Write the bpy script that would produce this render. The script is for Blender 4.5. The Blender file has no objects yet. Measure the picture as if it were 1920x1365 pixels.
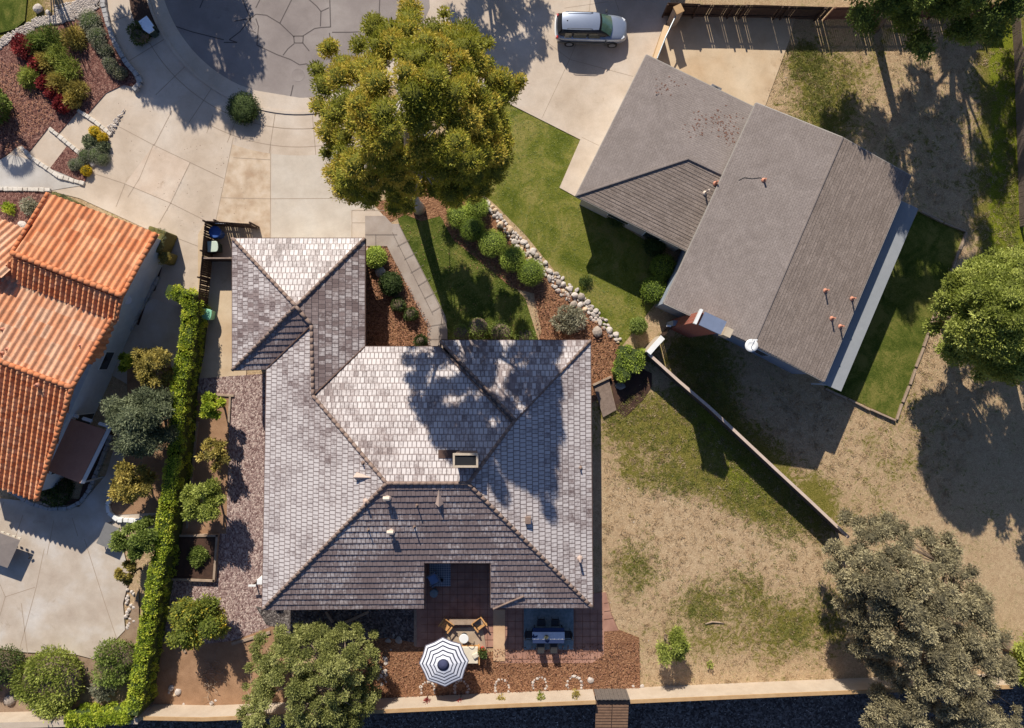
import bpy, bmesh, math, random
import numpy as np
from mathutils import Vector, Matrix
random.seed(7); RNG = np.random.default_rng(11)
SC = bpy.context.scene
COL = SC.collection
H = 48.0; K = 27.0
def P(x, y, z=0.0):
    f = 1 - z / H
    return Vector(((x - 960) / K * f, (682.5 - y) / K * f, z))
# ---------------- camera, world, sun, exposure
cam = bpy.data.cameras.new("camera"); cam_o = bpy.data.objects.new("camera", cam); COL.objects.link(cam_o)
cam_o.location = (0, 0, H); cam.sensor_fit = 'HORIZONTAL'; cam.angle = 2 * math.atan(960 / K / H)
cam.clip_start = 0.5; cam.clip_end = 2000; SC.camera = cam_o
SUN_EL = math.radians(35.5); SUN_AZ = math.radians(-14)
W = bpy.data.worlds.new("World"); SC.world = W; W.use_nodes = True
wn = W.node_tree.nodes; wl = W.node_tree.links
sky = wn.new('ShaderNodeTexSky'); sky.sky_type = 'NISHITA'; sky.sun_disc = False
sky.sun_elevation = SUN_EL; sky.sun_rotation = SUN_AZ
tn = wn.new('ShaderNodeMix'); tn.data_type = 'RGBA'; tn.blend_type = 'MULTIPLY'; tn.inputs[0].default_value = 1.0; tn.inputs[7].default_value = (0.82, 0.97, 1.28, 1)
wl.new(sky.outputs[0], tn.inputs[6]); wl.new(tn.outputs[2], wn['Background'].inputs[0]); wn['Background'].inputs[1].default_value = 0.058
sl = bpy.data.lights.new("sun", 'SUN'); sl.energy = 5.0; sl.angle = math.radians(0.5); sl.color = (1.0, 0.93, 0.82)
so = bpy.data.objects.new("sun", sl); COL.objects.link(so)
sd = Vector((-math.sin(math.radians(14)) * math.cos(SUN_EL), math.cos(math.radians(14)) * math.cos(SUN_EL), math.sin(SUN_EL)))
so.rotation_euler = sd.to_track_quat('Z', 'Y').to_euler(); so.location = sd * 60
SC.view_settings.view_transform = 'Standard'; SC.view_settings.look = 'None'
SC.view_settings.exposure = 0.35; SC.view_settings.gamma = 1.0
SC.render.engine = 'CYCLES'
# ---------------- materials
def lin(c):
    c /= 255.0
    return c / 12.92 if c < 0.04045 else ((c + 0.055) / 1.055) ** 2.4
def C(r, g, b, k=1.2): return (lin(r) / k, lin(g) / k, lin(b) / k, 1)
MATS = {}
def newmat(name):
    m = bpy.data.materials.new(name); m.use_nodes = True; MATS[name] = m
    return m, m.node_tree.nodes, m.node_tree.links, m.node_tree.nodes['Principled BSDF']
def ramp(n, stops):
    r = n.new('ShaderNodeValToRGB'); e = r.color_ramp.elements
    while len(e) < len(stops): e.new(0.5)
    for i, (p, c) in enumerate(stops): e[i].position = p; e[i].color = c
    return r
def noise(n, l, co, scale, detail=6, rough=0.6, dist=0.0):
    t = n.new('ShaderNodeTexNoise'); t.inputs['Scale'].default_value = scale; t.inputs['Detail'].default_value = detail
    t.inputs['Roughness'].default_value = rough; t.inputs['Distortion'].default_value = dist
    if co is not None: l.new(co, t.inputs['Vector'])
    return t
def mix(n, l, fac, a, b, blend='MIX'):
    m = n.new('ShaderNodeMix'); m.data_type = 'RGBA'; m.blend_type = blend
    for s, v in ((m.inputs[0], fac), (m.inputs[6], a), (m.inputs[7], b)):
        if isinstance(v, (int, float)): s.default_value = v
        elif isinstance(v, tuple): s.default_value = v
        else: l.new(v, s)
    return m.outputs[2]
def math_(n, l, op, a, b=0.0, c=None):
    m = n.new('ShaderNodeMath'); m.operation = op
    for i, v in enumerate([a, b] + ([c] if c is not None else [])):
        if isinstance(v, (int, float)): m.inputs[i].default_value = v
        else: l.new(v, m.inputs[i])
    return m.outputs[0]
def bump(n, l, h, bsdf, strength, dist):
    b = n.new('ShaderNodeBump'); b.inputs['Strength'].default_value = strength; b.inputs['Distance'].default_value = dist
    l.new(h, b.inputs['Height']); l.new(b.outputs[0], bsdf.inputs['Normal'])
def nm(name, c1, c2, scale=2.0, c3=None, fine=12.0, rough=0.85, bs=0.3, bd=0.02, fmix=0.45, dist=0.0, metal=0.0, contrast=0.25, spec=0.3):
    """two-scale noise colour + bump"""
    m, n, l, b = newmat(name)
    co = n.new('ShaderNodeTexCoord').outputs['Object']
    a = noise(n, l, co, scale, 5, 0.6, dist); f = noise(n, l, co, fine, 6, 0.7)
    s = math_(n, l, 'ADD', math_(n, l, 'MULTIPLY', a.outputs[0], 1 - fmix), math_(n, l, 'MULTIPLY', f.outputs[0], fmix))
    st = [(0.5 - contrast * .6, c1), (0.5 + contrast * .6, c2)] if c3 is None else [(0.5 - contrast * .7, c1), (0.5, c2), (0.5 + contrast * .7, c3)]
    r = ramp(n, st); l.new(s, r.inputs[0]); l.new(r.outputs[0], b.inputs['Base Color'])
    b.inputs['Roughness'].default_value = rough; b.inputs['Metallic'].default_value = metal
    b.inputs['Specular IOR Level'].default_value = spec
    if bs: bump(n, l, f.outputs[0], b, bs, bd)
    return m
def plain(name, c, rough=0.5, metal=0.0, var=0.12, spec=0.5):
    d = tuple(v * (1 - var) for v in c[:3]) + (1,); u = tuple(min(1, v * (1 + var)) for v in c[:3]) + (1,)
    return nm(name, d, u, 3.0, fine=25, rough=rough, metal=metal, bs=0.05, bd=0.005, spec=spec)
def concrete(name, base, stain, pale, joint=None, sc=0.35, con=1.0):
    m, n, l, b = newmat(name)
    co = n.new('ShaderNodeTexCoord').outputs['Object']
    a = noise(n, l, co, sc, 4, 0.5, 0.1); f = noise(n, l, co, 30, 3, 0.7); s2 = noise(n, l, co, 1.1, 9, 0.75, 0.3)
    r = ramp(n, [(0.25, stain), (0.5, base), (0.75, pale)]); l.new(a.outputs[0], r.inputs[0])
    r2 = ramp(n, [(0.28, (0.88, 0.865, 0.85, 1)), (0.6, (1.03, 1.02, 1.01, 1))]); l.new(s2.outputs[0], r2.inputs[0])
    r3 = ramp(n, [(0.3, (0.9, 0.9, 0.9, 1)), (0.7, (1.08, 1.08, 1.08, 1))]); l.new(f.outputs[0], r3.inputs[0])
    c = mix(n, l, 1.0, r.outputs[0], r2.outputs[0], 'MULTIPLY'); c = mix(n, l, 1.0, c, r3.outputs[0], 'MULTIPLY')
    sp = noise(n, l, co, 0.8, 7, 0.8, 0.5); r4 = ramp(n, [(0.60, (1, 1, 1, 1)), (0.70, (0.84, 0.81, 0.78, 1))]); l.new(sp.outputs[0], r4.inputs[0]); c = mix(n, l, 1.0, c, r4.outputs[0], 'MULTIPLY')
    l.new(c, b.inputs['Base Color']); b.inputs['Roughness'].default_value = 0.85; b.inputs['Specular IOR Level'].default_value = 0.2
    bump(n, l, f.outputs[0], b, 0.15, 0.01)
    return m
M_conc = concrete('driveway_concrete', C(208, 191, 172), C(192, 173, 152), C(218, 205, 190))
M_conc2 = concrete('backyard_concrete', C(200, 186, 170), C(184, 167, 150), C(216, 210, 203), sc=0.5)
M_concT = concrete('tan_concrete', C(210, 186, 155), C(190, 160, 125), C(220, 200, 172))
M_concG = concrete('grey_concrete', C(196, 190, 182), C(178, 168, 158), C(212, 208, 203))
M_asph = concrete('worn_asphalt', C(152, 142, 137), C(136, 126, 122), C(166, 157, 151), sc=0.35)
M_seal = plain('crack_sealant', C(86, 76, 73), 0.8)
M_joint = plain('joint_line', C(165, 145, 125), 0.9)
M_path = concrete('path_paver', C(172, 158, 146), C(158, 143, 132), C(184, 172, 162), sc=0.8)
def cellmat(name, cols, scale, rough=0.9, bs=0.8, bd=0.05, stretch=(1, 1, 1), noise_amt=0.35):
    """loose chips / gravel / mulch: voronoi cells, random colour each"""
    m, n, l, b = newmat(name)
    co = n.new('ShaderNodeTexCoord').outputs['Object']
    w = noise(n, l, co, scale * 0.4, 3, 0.6)
    vm = n.new('ShaderNodeVectorMath'); vm.operation = 'MULTIPLY_ADD'; l.new(w.outputs['Color'], vm.inputs[0]); vm.inputs[1].default_value = (2.5 / scale,) * 3; l.new(co, vm.inputs[2])
    mp = n.new('ShaderNodeMapping'); mp.inputs['Scale'].default_value = stretch; l.new(vm.outputs[0], mp.inputs[0])
    v = n.new('ShaderNodeTexVoronoi'); v.inputs['Scale'].default_value = scale; l.new(mp.outputs[0], v.inputs['Vector'])
    sx = n.new('ShaderNodeSeparateColor'); l.new(v.outputs['Color'], sx.inputs[0])
    big = noise(n, l, co, 0.6, 5, 0.65)
    s = math_(n, l, 'ADD', math_(n, l, 'MULTIPLY', sx.outputs[0], 1 - noise_amt), math_(n, l, 'MULTIPLY', big.outputs[0], noise_amt))
    r = ramp(n, [(0.12 + 0.76 * i / (len(cols) - 1), c) for i, c in enumerate(cols)]); l.new(s, r.inputs[0])
    l.new(r.outputs[0], b.inputs['Base Color']); b.inputs['Roughness'].default_value = rough; b.inputs['Specular IOR Level'].default_value = 0.15
    hh = math_(n, l, 'MULTIPLY', v.outputs['Distance'], -1.0)
    bump(n, l, hh, b, bs, bd)
    return m
M_mulch = cellmat('brown_mulch', [C(112, 76, 54), C(136, 96, 70), C(154, 112, 82), C(180, 138, 104)], 10, stretch=(1, 1.6, 1))
M_mulchR = cellmat('red_brown_mulch', [C(78, 50, 46), C(112, 74, 66), C(138, 98, 86), C(165, 130, 115)], 10, stretch=(1.5, 1, 1))
M_grav = cellmat('pink_gravel', [C(118, 92, 88), C(150, 124, 118), C(172, 148, 140), C(205, 184, 172)], 8, stretch=(1.6, 1, 1), noise_amt=0.15)
M_dkgrav = cellmat('dark_gravel', [C(50, 45, 44), C(84, 76, 74), C(110, 102, 98), C(150, 142, 136)], 9)
M_dirt2 = nm('garden_soil', C(142, 108, 80), C(180, 142, 110), 1.2, fine=14, bs=0.6, bd=0.04)
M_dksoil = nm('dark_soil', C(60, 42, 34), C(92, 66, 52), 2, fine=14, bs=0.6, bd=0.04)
def grassmat(name, dark, mid, dry, k=1.0):
    m, n, l, b = newmat(name)
    co = n.new('ShaderNodeTexCoord').outputs['Object']
    a = noise(n, l, co, 0.5, 6, 0.68, 0.8); f = noise(n, l, co, 7, 6, 0.8, 2.0)
    s = math_(n, l, 'ADD', math_(n, l, 'MULTIPLY', a.outputs[0], 0.5), math_(n, l, 'MULTIPLY', f.outputs[0], 0.5))
    r = ramp(n, [(0.40, dark), (0.49, mid), (0.58, dry)]); l.new(s, r.inputs[0])
    l.new(r.outputs[0], b.inputs['Base Color']); b.inputs['Roughness'].default_value = 0.95; b.inputs['Specular IOR Level'].default_value = 0.05
    bump(n, l, f.outputs[0], b, 0.9, 0.09)
    return m
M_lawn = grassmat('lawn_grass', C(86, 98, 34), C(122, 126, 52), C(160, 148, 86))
M_lawn2 = grassmat('shady_lawn_grass', C(62, 76, 28), C(92, 104, 42), C(138, 132, 70))  # darker copy of the lawn colours, shade mixed in
# open ground: painted weights of grass choose between soil, straw and turf
def groundmat():
    m, n, l, b = newmat('yard_ground')
    co = n.new('ShaderNodeTexCoord').outputs['Object']
    at = n.new('ShaderNodeAttribute'); at.attribute_name = 'grass'
    a = noise(n, l, co, 0.45, 7, 0.7, 0.6); f = noise(n, l, co, 1.7, 8, 0.78, 1.6); f2 = noise(n, l, co, 9, 5, 0.8, 2.5)
    d = ramp(n, [(0.34, C(150, 120, 90)), (0.43, C(192, 160, 124)), (0.50, C(212, 182, 144)), (0.60, C(232, 206, 168))])
    l.new(math_(n, l, 'ADD', math_(n, l, 'MULTIPLY', f2.outputs[0], 0.55), math_(n, l, 'MULTIPLY', f.outputs[0], 0.45)), d.inputs[0])
    g = ramp(n, [(0.38, C(88, 94, 34)), (0.5, C(132, 126, 56)), (0.62, C(176, 156, 96))]); l.new(f2.outputs[0], g.inputs[0])
    vv = ramp(n, [(0.38, C(96, 112, 26)), (0.5, C(128, 136, 40)), (0.62, C(166, 162, 66))]); l.new(f2.outputs[0], vv.inputs[0])
    vm_ = n.new('ShaderNodeMapRange'); vm_.inputs['From Min'].default_value = 1.45; vm_.inputs['From Max'].default_value = 1.9; l.new(at.outputs['Fac'], vm_.inputs[0])
    gc = mix(n, l, vm_.outputs[0], g.outputs[0], vv.outputs[0])
    w = math_(n, l, 'ADD', at.outputs['Fac'], math_(n, l, 'MULTIPLY', math_(n, l, 'SUBTRACT', f.outputs[0], 0.5), 3.2))
    w = math_(n, l, 'ADD', w, math_(n, l, 'MULTIPLY', math_(n, l, 'SUBTRACT', a.outputs[0], 0.5), 1.4))
    mr = n.new('ShaderNodeMapRange'); mr.inputs['From Min'].default_value = 0.42; mr.inputs['From Max'].default_value = 0.85; l.new(w, mr.inputs[0])
    c = mix(n, l, mr.outputs[0], d.outputs[0], gc)
    fr = ramp(n, [(0.38, (0.78, 0.78, 0.78, 1)), (0.6, (1.1, 1.1, 1.1, 1))]); l.new(f2.outputs[0], fr.inputs[0])
    c = mix(n, l, 1.0, c, fr.outputs[0], 'MULTIPLY')
    l.new(c, b.inputs['Base Color']); b.inputs['Roughness'].default_value = 0.95; b.inputs['Specular IOR Level'].default_value = 0.05
    bump(n, l, f2.outputs[0], b, 1.0, 0.08)
    return m
M_ground = groundmat()
def leafmat(name, dark, mid, light, trans=0.35, k=1.5):
    dark, mid, light = [tuple(min(.9, v * k) for v in c[:3]) + (1,) for c in (dark, mid, light)]
    m, n, l, b = newmat(name)
    at = n.new('ShaderNodeAttribute'); at.attribute_name = 'tint'
    r = ramp(n, [(0.1, dark), (0.5, mid), (0.9, light)]); l.new(at.outputs['Fac'], r.inputs[0])
    l.new(r.outputs[0], b.inputs['Base Color']); b.inputs['Roughness'].default_value = 0.6; b.inputs['Specular IOR Level'].default_value = 0.25
    t = n.new('ShaderNodeBsdfTranslucent'); l.new(r.outputs[0], t.inputs[0])
    mx = n.new('ShaderNodeMixShader'); mx.inputs[0].default_value = trans
    l.new(b.outputs[0], mx.inputs[1]); l.new(t.outputs[0], mx.inputs[2]); l.new(mx.outputs[0], n['Material Output'].inputs[0])
    return m
def L(r, g, b): return (r, g, b, 1)
LF_euc = leafmat('yellow_green_leaves', L(.11, .12, .015), L(.25, .25, .03), L(.42, .32, .06), k=1.55)
LF_box = leafmat('clipped_green_leaves', L(.07, .10, .014), L(.14, .18, .025), L(.22, .26, .05), k=2.2)
LF_grn = leafmat('mid_green_leaves', L(.06, .085, .016), L(.12, .16, .03), L(.21, .25, .06))
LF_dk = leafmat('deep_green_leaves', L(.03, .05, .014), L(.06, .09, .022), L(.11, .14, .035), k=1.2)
LF_hed = leafmat('lime_hedge_leaves', L(.12, .15, .012), L(.22, .28, .028), L(.40, .40, .05), k=1.75)
LF_brn = leafmat('dusty_olive_leaves', L(.09, .078, .045), L(.17, .148, .085), L(.30, .26, .15), 0.25, k=1.7)
LF_ctr = leafmat('olive_green_leaves', L(.10, .11, .03), L(.19, .20, .055), L(.33, .33, .12), k=1.45)
LF_gry = leafmat('grey_green_leaves', L(.06, .07, .035), L(.12, .14, .075), L(.21, .23, .13))
LF_brt = leafmat('bright_green_leaves', L(.11, .13, .02), L(.21, .24, .045), L(.34, .36, .09))
LF_tan = leafmat('golden_leaves', L(.13, .11, .03), L(.27, .22, .05), L(.42, .33, .09))
LF_red = leafmat('dark_red_leaves', L(.09, .012, .014), L(.2, .03, .03), L(.38, .07, .06))
LF_yel = leafmat('yellow_petals', L(.45, .30, .01), L(.65, .45, .02), L(.8, .62, .06), k=1.0)
LF_sage = leafmat('sage_leaves', L(.20, .19, .12), L(.36, .34, .23), L(.55, .52, .38), k=1.0)
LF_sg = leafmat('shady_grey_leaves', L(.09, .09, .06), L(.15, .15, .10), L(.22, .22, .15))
LF_org = leafmat('orange_lemon_leaves', L(.10, .13, .02), L(.19, .21, .035), L(.42, .30, .03))
M_bark = nm('grey_bark', C(92, 76, 62), C(140, 122, 104), 3, fine=20, bs=0.6, bd=0.03)
M_pbark = nm('pale_bark', C(160, 150, 140), C(214, 208, 200), 1.6, fine=12, bs=0.3, bd=0.02)
# ---------------- mesh builder
class MB:
    def __init__(s): s.v = []; s.f = []; s.mi = []; s.uv = []; s.cc = []
    def face(s, pts, uvs=None, cc=None):
        i = len(s.v); s.v += [tuple(p) for p in pts]; s.f.append(tuple(range(i, i + len(pts))))
        s.uv.append(uvs if uvs else [(0, 0)] * len(pts)); s.cc.append(cc if cc else (0, 0, 0, 1))
    def add(s, vs, fs, M=None):
        i = len(s.v)
        s.v += [tuple(M @ Vector(p)) if M else tuple(p) for p in vs]
        for f in fs: s.f.append(tuple(i + k for k in f)); s.uv.append([(0, 0)] * len(f)); s.cc.append((0, 0, 0, 1))
    def prism(s, poly, z0, z1, M=None, bottom=True):
        n = len(poly); a = 0
        for i in range(n): a += poly[i][0] * poly[(i + 1) % n][1] - poly[(i + 1) % n][0] * poly[i][1]
        if a < 0: poly = poly[::-1]
        vs = [(p[0], p[1], z0) for p in poly] + [(p[0], p[1], z1) for p in poly]
        fs = [tuple(range(n, 2 * n))] + ([tuple(range(n - 1, -1, -1))] if bottom else [])
        fs += [(i, (i + 1) % n, n + (i + 1) % n, n + i) for i in range(n)]
        s.add(vs, fs, M); return s
    def box(s, c, d, rz=0.0, M=None):
        x, y, z = d[0] / 2, d[1] / 2, d[2] / 2
        T = Matrix.Translation(c) @ Matrix.Rotation(rz, 4, 'Z')
        if M: T = M @ T
        vs = [(-x, -y, -z), (x, -y, -z), (x, y, -z), (-x, y, -z), (-x, -y, z), (x, -y, z), (x, y, z), (-x, y, z)]
        s.add(vs, [(3, 2, 1, 0), (4, 5, 6, 7), (0, 1, 5, 4), (1, 2, 6, 5), (2, 3, 7, 6), (3, 0, 4, 7)], T); return s
    def tube(s, pts, rad, seg=8, M=None, cap=True):
        pts = [Vector(p) for p in pts]; n = len(pts)
        if isinstance(rad, (int, float)): rad = [rad] * n
        vs = []; up = Vector((0.0123, 0.031, 1))
        for i, p in enumerate(pts):
            d = (pts[min(i + 1, n - 1)] - pts[max(i - 1, 0)])
            if d.length < 1e-6: d = Vector((0, 0, 1))
            d.normalize(); u0 = up if abs(d.dot(up.normalized())) < 0.95 else Vector((1, 0.02, 0))
            a = d.cross(u0).normalized(); b = d.cross(a)
            for k in range(seg):
                t = 2 * math.pi * k / seg; vs.append(p + (a * math.cos(t) + b * math.sin(t)) * rad[i])
        fs = [(i * seg + k, (i + 1) * seg + k, (i + 1) * seg + (k + 1) % seg, i * seg + (k + 1) % seg) for i in range(n - 1) for k in range(seg)]
        if cap: fs += [tuple(range(seg)), tuple(range((n - 1) * seg + seg - 1, (n - 1) * seg - 1, -1))]
        s.add(vs, fs, M); return s
    def lathe(s, prof, seg=20, M=None, c=(0, 0, 0)):
        vs = []
        for r, z in prof:
            for k in range(seg):
                t = 2 * math.pi * k / seg; vs.append((c[0] + r * math.cos(t), c[1] + r * math.sin(t), c[2] + z))
        n = len(prof)
        fs = [(i * seg + k, i * seg + (k + 1) % seg, (i + 1) * seg + (k + 1) % seg, (i + 1) * seg + k) for i in range(n - 1) for k in range(seg)]
        fs += [tuple(range(seg - 1, -1, -1)), tuple(range((n - 1) * seg, n * seg))]
        s.add(vs, fs, M); return s
    def build(s, name, mat, parent=None, smooth=False, bevel=0, sub=0, loc=None):
        me = bpy.data.meshes.new(name); me.from_pydata(s.v, [], s.f); me.validate(clean_customdata=False)
        if any(u != [(0, 0)] * len(u) for u in s.uv) and len(me.polygons) == len(s.f):
            ul = me.uv_layers.new(name='UVMap'); flat = [c for f in s.uv for p in f for c in p]; ul.data.foreach_set('uv', flat)
            ca = me.color_attributes.new('tc', 'FLOAT_COLOR', 'CORNER')
            ca.data.foreach_set('color', [c for f, cc in zip(s.f, s.cc) for _ in f for c in cc])
        me.materials.append(mat)
        o = bpy.data.objects.new(name, me); COL.objects.link(o)
        if smooth: me.polygons.foreach_set('use_smooth', [True] * len(me.polygons))
        if bevel:
            b = o.modifiers.new('bevel', 'BEVEL'); b.width = bevel; b.segments = 2; b.limit_method = 'ANGLE'
        if sub:
            b = o.modifiers.new('sub', 'SUBSURF'); b.levels = sub; b.render_levels = sub
        if parent: o.parent = parent
        if loc: o.location = loc
        return o
def tag(o, label=None, cat=None, group=None, kind=None):
    if label: o['label'] = label
    if cat: o['category'] = cat
    if group: o['group'] = group
    if kind: o['kind'] = kind
    return o
def thing(name, label, cat, loc=(0, 0, 0), rz=0.0, group=None):
    o = bpy.data.objects.new(name, None); COL.objects.link(o); o.location = loc; o.rotation_euler = (0, 0, rz)
    o.empty_display_size = 0.3
    return tag(o, label, cat, group)
def copy_tree(o, parent=None):
    c = o.copy(); COL.objects.link(c)
    if parent: c.parent = parent
    for ch in list(o.children): copy_tree(ch, c)
    return c
def PX(poly, z=0.0): return [tuple(P(x, y, z)[:2]) for x, y in poly]
LAYER = [0.010]; ZT = {}
def sheet(name, poly, mat, kind='structure', parent=None, world=False, on=None, z=None):
    if z is not None: pass
    elif on: z = ZT[on.name] + .003
    else: z = LAYER[0]; LAYER[0] += 0.0032
    pts = poly if world else PX(poly)
    o = MB().prism(pts, z - .06, z).build(name, mat, parent); ZT[o.name] = z
    if kind: tag(o, kind=kind)
    return o
def arcpts(cx, cy, r, a0, a1, n=24):
    return [(cx + r * math.cos(math.radians(a0 + (a1 - a0) * i / n)), cy + r * math.sin(math.radians(a0 + (a1 - a0) * i / n))) for i in range(n + 1)]
def lines(name, segs, w, mat, parent=None, kind='structure', on=None):
    """thin strips lying on a surface, px polylines"""
    on = on or parent; z = (ZT[on.name] + .003) if on else LAYER[0]
    if not on: LAYER[0] += 0.004
    mb = MB()
    for pl in segs:
        q = [P(x, y) for x, y in pl]
        for a, b in zip(q, q[1:]):
            d = (b - a); 
            if d.length < 1e-4: continue
            d.normalize(); nn = Vector((-d.y, d.x, 0)) * w / 2
            mb.face([(a - nn).xy[:] + (z,), (b - nn).xy[:] + (z,), (b + nn).xy[:] + (z,), (a + nn).xy[:] + (z,)])
    o = mb.build(name, mat, parent)
    if parent is None: tag(o, kind=kind)
    return o
# ---------------- foliage
def leaves(name, clumps, n, Ll, Wl, mat, parent, outward=0.9, up=0.25, rnd=0.6, seed=0, zmin=0.03, flat=1.0, core=0.72):
    """clumps: (x,y,z,r); n leaves in total"""
    g = np.random.default_rng(1000 + seed)
    cl = np.array(clumps, dtype=float); w = cl[:, 3] ** 2; w /= w.sum()
    idx = g.choice(len(cl), n, p=w); c = cl[idx]
    d = g.normal(size=(n, 3)); d /= np.linalg.norm(d, axis=1)[:, None]
    rad = c[:, 3] * (core + (1 - core) * g.random(n) ** 0.6) * (1 + 0.12 * g.normal(size=n))
    p = c[:, :3] + d * rad[:, None] * np.array([1, 1, flat])
    dr = d * outward + g.normal(size=(n, 3)) * rnd + np.array([0, 0, up]); dr /= np.linalg.norm(dr, axis=1)[:, None]
    s = np.cross(dr, g.normal(size=(n, 3)) * 0.6 + np.array([0, 0, 0.9])); s /= (np.linalg.norm(s, axis=1)[:, None] + 1e-9)
    ll = Ll * (0.6 + 0.8 * g.random(n))[:, None]; ww = Wl * (0.6 + 0.8 * g.random(n))[:, None] / 2
    p[:, 2] = np.maximum(p[:, 2], zmin)
    v = np.empty((n, 4, 3)); v[:, 0] = p; v[:, 1] = p + dr * ll * .5 + s * ww; v[:, 2] = p + dr * ll; v[:, 3] = p + dr * ll * .5 - s * ww
    v[:, :, 2] = np.maximum(v[:, :, 2], 0.02)
    ct = g.random(len(cl)); tint = np.clip(0.5 + (ct[idx] - .5) * .7 + g.normal(size=n) * .17, 0, 1)
    me = bpy.data.meshes.new(name); me.vertices.add(n * 4); me.vertices.foreach_set('co', v.reshape(-1))
    me.loops.add(n * 4); me.loops.foreach_set('vertex_index', np.arange(n * 4, dtype=np.int32))
    me.polygons.add(n); me.polygons.foreach_set('loop_start', np.arange(0, n * 4, 4, dtype=np.int32))
    me.update(calc_edges=True)
    at = me.attributes.new('tint', 'FLOAT', 'POINT'); at.data.foreach_set('value', np.repeat(tint, 4).astype(np.float32))
    me.materials.append(mat)
    o = bpy.data.objects.new(name, me); COL.objects.link(o); o.parent = parent
    return o
def inpoly(x, y, poly):
    c = False; n = len(poly); j = n - 1
    for i in range(n):
        xi, yi = poly[i]; xj, yj = poly[j]
        if (yi > y) != (yj > y) and x < (xj - xi) * (y - yi) / (yj - yi) + xi: c = not c
        j = i
    return c
def edist(x, y, poly):
    b = 1e9
    for i in range(len(poly)):
        ax, ay = poly[i]; bx, by = poly[(i + 1) % len(poly)]; dx, dy = bx - ax, by - ay
        t = max(0, min(1, ((x - ax) * dx + (y - ay) * dy) / (dx * dx + dy * dy + 1e-9)))
        b = min(b, math.hypot(x - ax - t * dx, y - ay - t * dy))
    return b
def dome(poly, zlow, ztop, n, rmin, rmax, rd, under=0.35, sepf=.62):
    """clumps over an outline: crown surface rising from zlow at the rim to ztop inside, plus some below"""
    xs = [p[0] for p in poly]; ys = [p[1] for p in poly]; out = []; pts = []; md = 1; tries = 0
    while len(pts) < n and tries < n * 60:
        tries += 1; x = rd.uniform(min(xs), max(xs)); y = rd.uniform(min(ys), max(ys))
        if not inpoly(x, y, poly): continue
        e = edist(x, y, poly)
        if e < rmin * K * 0.5: continue
        sep = (rmin + rmax) * 0.5 * K * sepf
        if any((x - a) ** 2 + (y - b) ** 2 < sep * sep for a, b, _ in pts) and rd.random() < 0.985: continue
        pts.append((x, y, e)); md = max(md, e)
    for x, y, e in pts:
        t = min(1, e / md); z = zlow + (ztop - zlow) * (1 - (1 - t) ** 2) * rd.uniform(0.82, 1.05)
        r = rd.uniform(rmin, rmax)
        if e < r * K: r = max(rmin * .7, e / K)
        q = P(x, y, z); out.append((q.x, q.y, q.z, r))
        if rd.random() < under:
            z2 = max(zlow * .7, z - rd.uniform(1.5, 3) * rmax); f = (1 - z2 / H) / (1 - z / H)
            out.append((q.x * .985, q.y * .985, z2, r * 1.1))
    return out
def limbs(mb, base, clumps, rd, r0, fork=0.35, n=14, wob=0.25):
    base = Vector(base); top = Vector((np.mean([c[0] for c in clumps]), np.mean([c[1] for c in clumps]), 0))
    zt = max(c[2] for c in clumps)
    f = base.lerp(Vector((top.x, top.y, zt)), fork); f = Vector((base.x * .7 + f.x * .3, base.y * .7 + f.y * .3, zt * fork))
    mb.tube([base, base.lerp(f, .3) + Vector((rd.uniform(-.1, .1), rd.uniform(-.1, .1), 0)), f], [r0 * 1.35, r0, r0 * .8], 10)
    ld = []
    for c in rd.sample(clumps, min(7, len(clumps))):
        e = Vector(c[:3]); m1 = f.lerp(e, .35) + Vector((rd.uniform(-wob, wob), rd.uniform(-wob, wob), (e - f).length * .12)); m2 = f.lerp(e, .7) + Vector((rd.uniform(-wob, wob), rd.uniform(-wob, wob), (e - f).length * .08))
        mb.tube([f, m1, m2, e], [r0 * .6, r0 * .42, r0 * .28, r0 * .1], 7); ld += [m1, m1.lerp(m2, .5), m2, m2.lerp(e, .5)]
    for c in rd.sample(clumps, min(n, len(clumps))):
        e = Vector(c[:3]); s_ = min(ld, key=lambda q: (q - e).length + .15 * rd.random()); m = s_.lerp(e, .5) + Vector((rd.uniform(-wob, wob), rd.uniform(-wob, wob), rd.uniform(0, wob))) * .6
        mb.tube([s_, m, e], [r0 * .18, r0 * .12, r0 * .05], 5)
def _ico():
    bm = bmesh.new(); bmesh.ops.create_icosphere(bm, subdivisions=2, radius=1); v = np.array([x.co[:] for x in bm.verts]); f = np.array([[q.index for q in x.verts] for x in bm.faces]); bm.free(); return v, f
ICO = _ico(); CORES = {}
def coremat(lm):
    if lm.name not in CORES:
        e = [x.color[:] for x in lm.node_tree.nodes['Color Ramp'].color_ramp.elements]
        CORES[lm.name] = nm(lm.name.replace('leaves', 'twigs'), tuple(c * .45 for c in e[0][:3]) + (1,), tuple(c * .62 for c in e[1][:3]) + (1,), 7, fine=26, bs=1.0, bd=.09)  # leaf colours darkened for the shade inside the clumps
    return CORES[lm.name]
def innerblobs(clumps, k, lm, parent, seed):  # opaque blobs added inside clumps for dark gaps and denser crown shadows
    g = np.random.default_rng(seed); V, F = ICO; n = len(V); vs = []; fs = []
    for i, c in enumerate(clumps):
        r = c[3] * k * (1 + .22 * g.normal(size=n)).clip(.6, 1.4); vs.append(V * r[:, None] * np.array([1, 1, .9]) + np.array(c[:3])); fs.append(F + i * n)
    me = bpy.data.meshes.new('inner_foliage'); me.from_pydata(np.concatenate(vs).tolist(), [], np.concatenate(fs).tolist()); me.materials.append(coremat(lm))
    me.polygons.foreach_set('use_smooth', [True] * len(me.polygons)); o = bpy.data.objects.new('inner_foliage', me); COL.objects.link(o); o.parent = parent; return o
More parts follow.
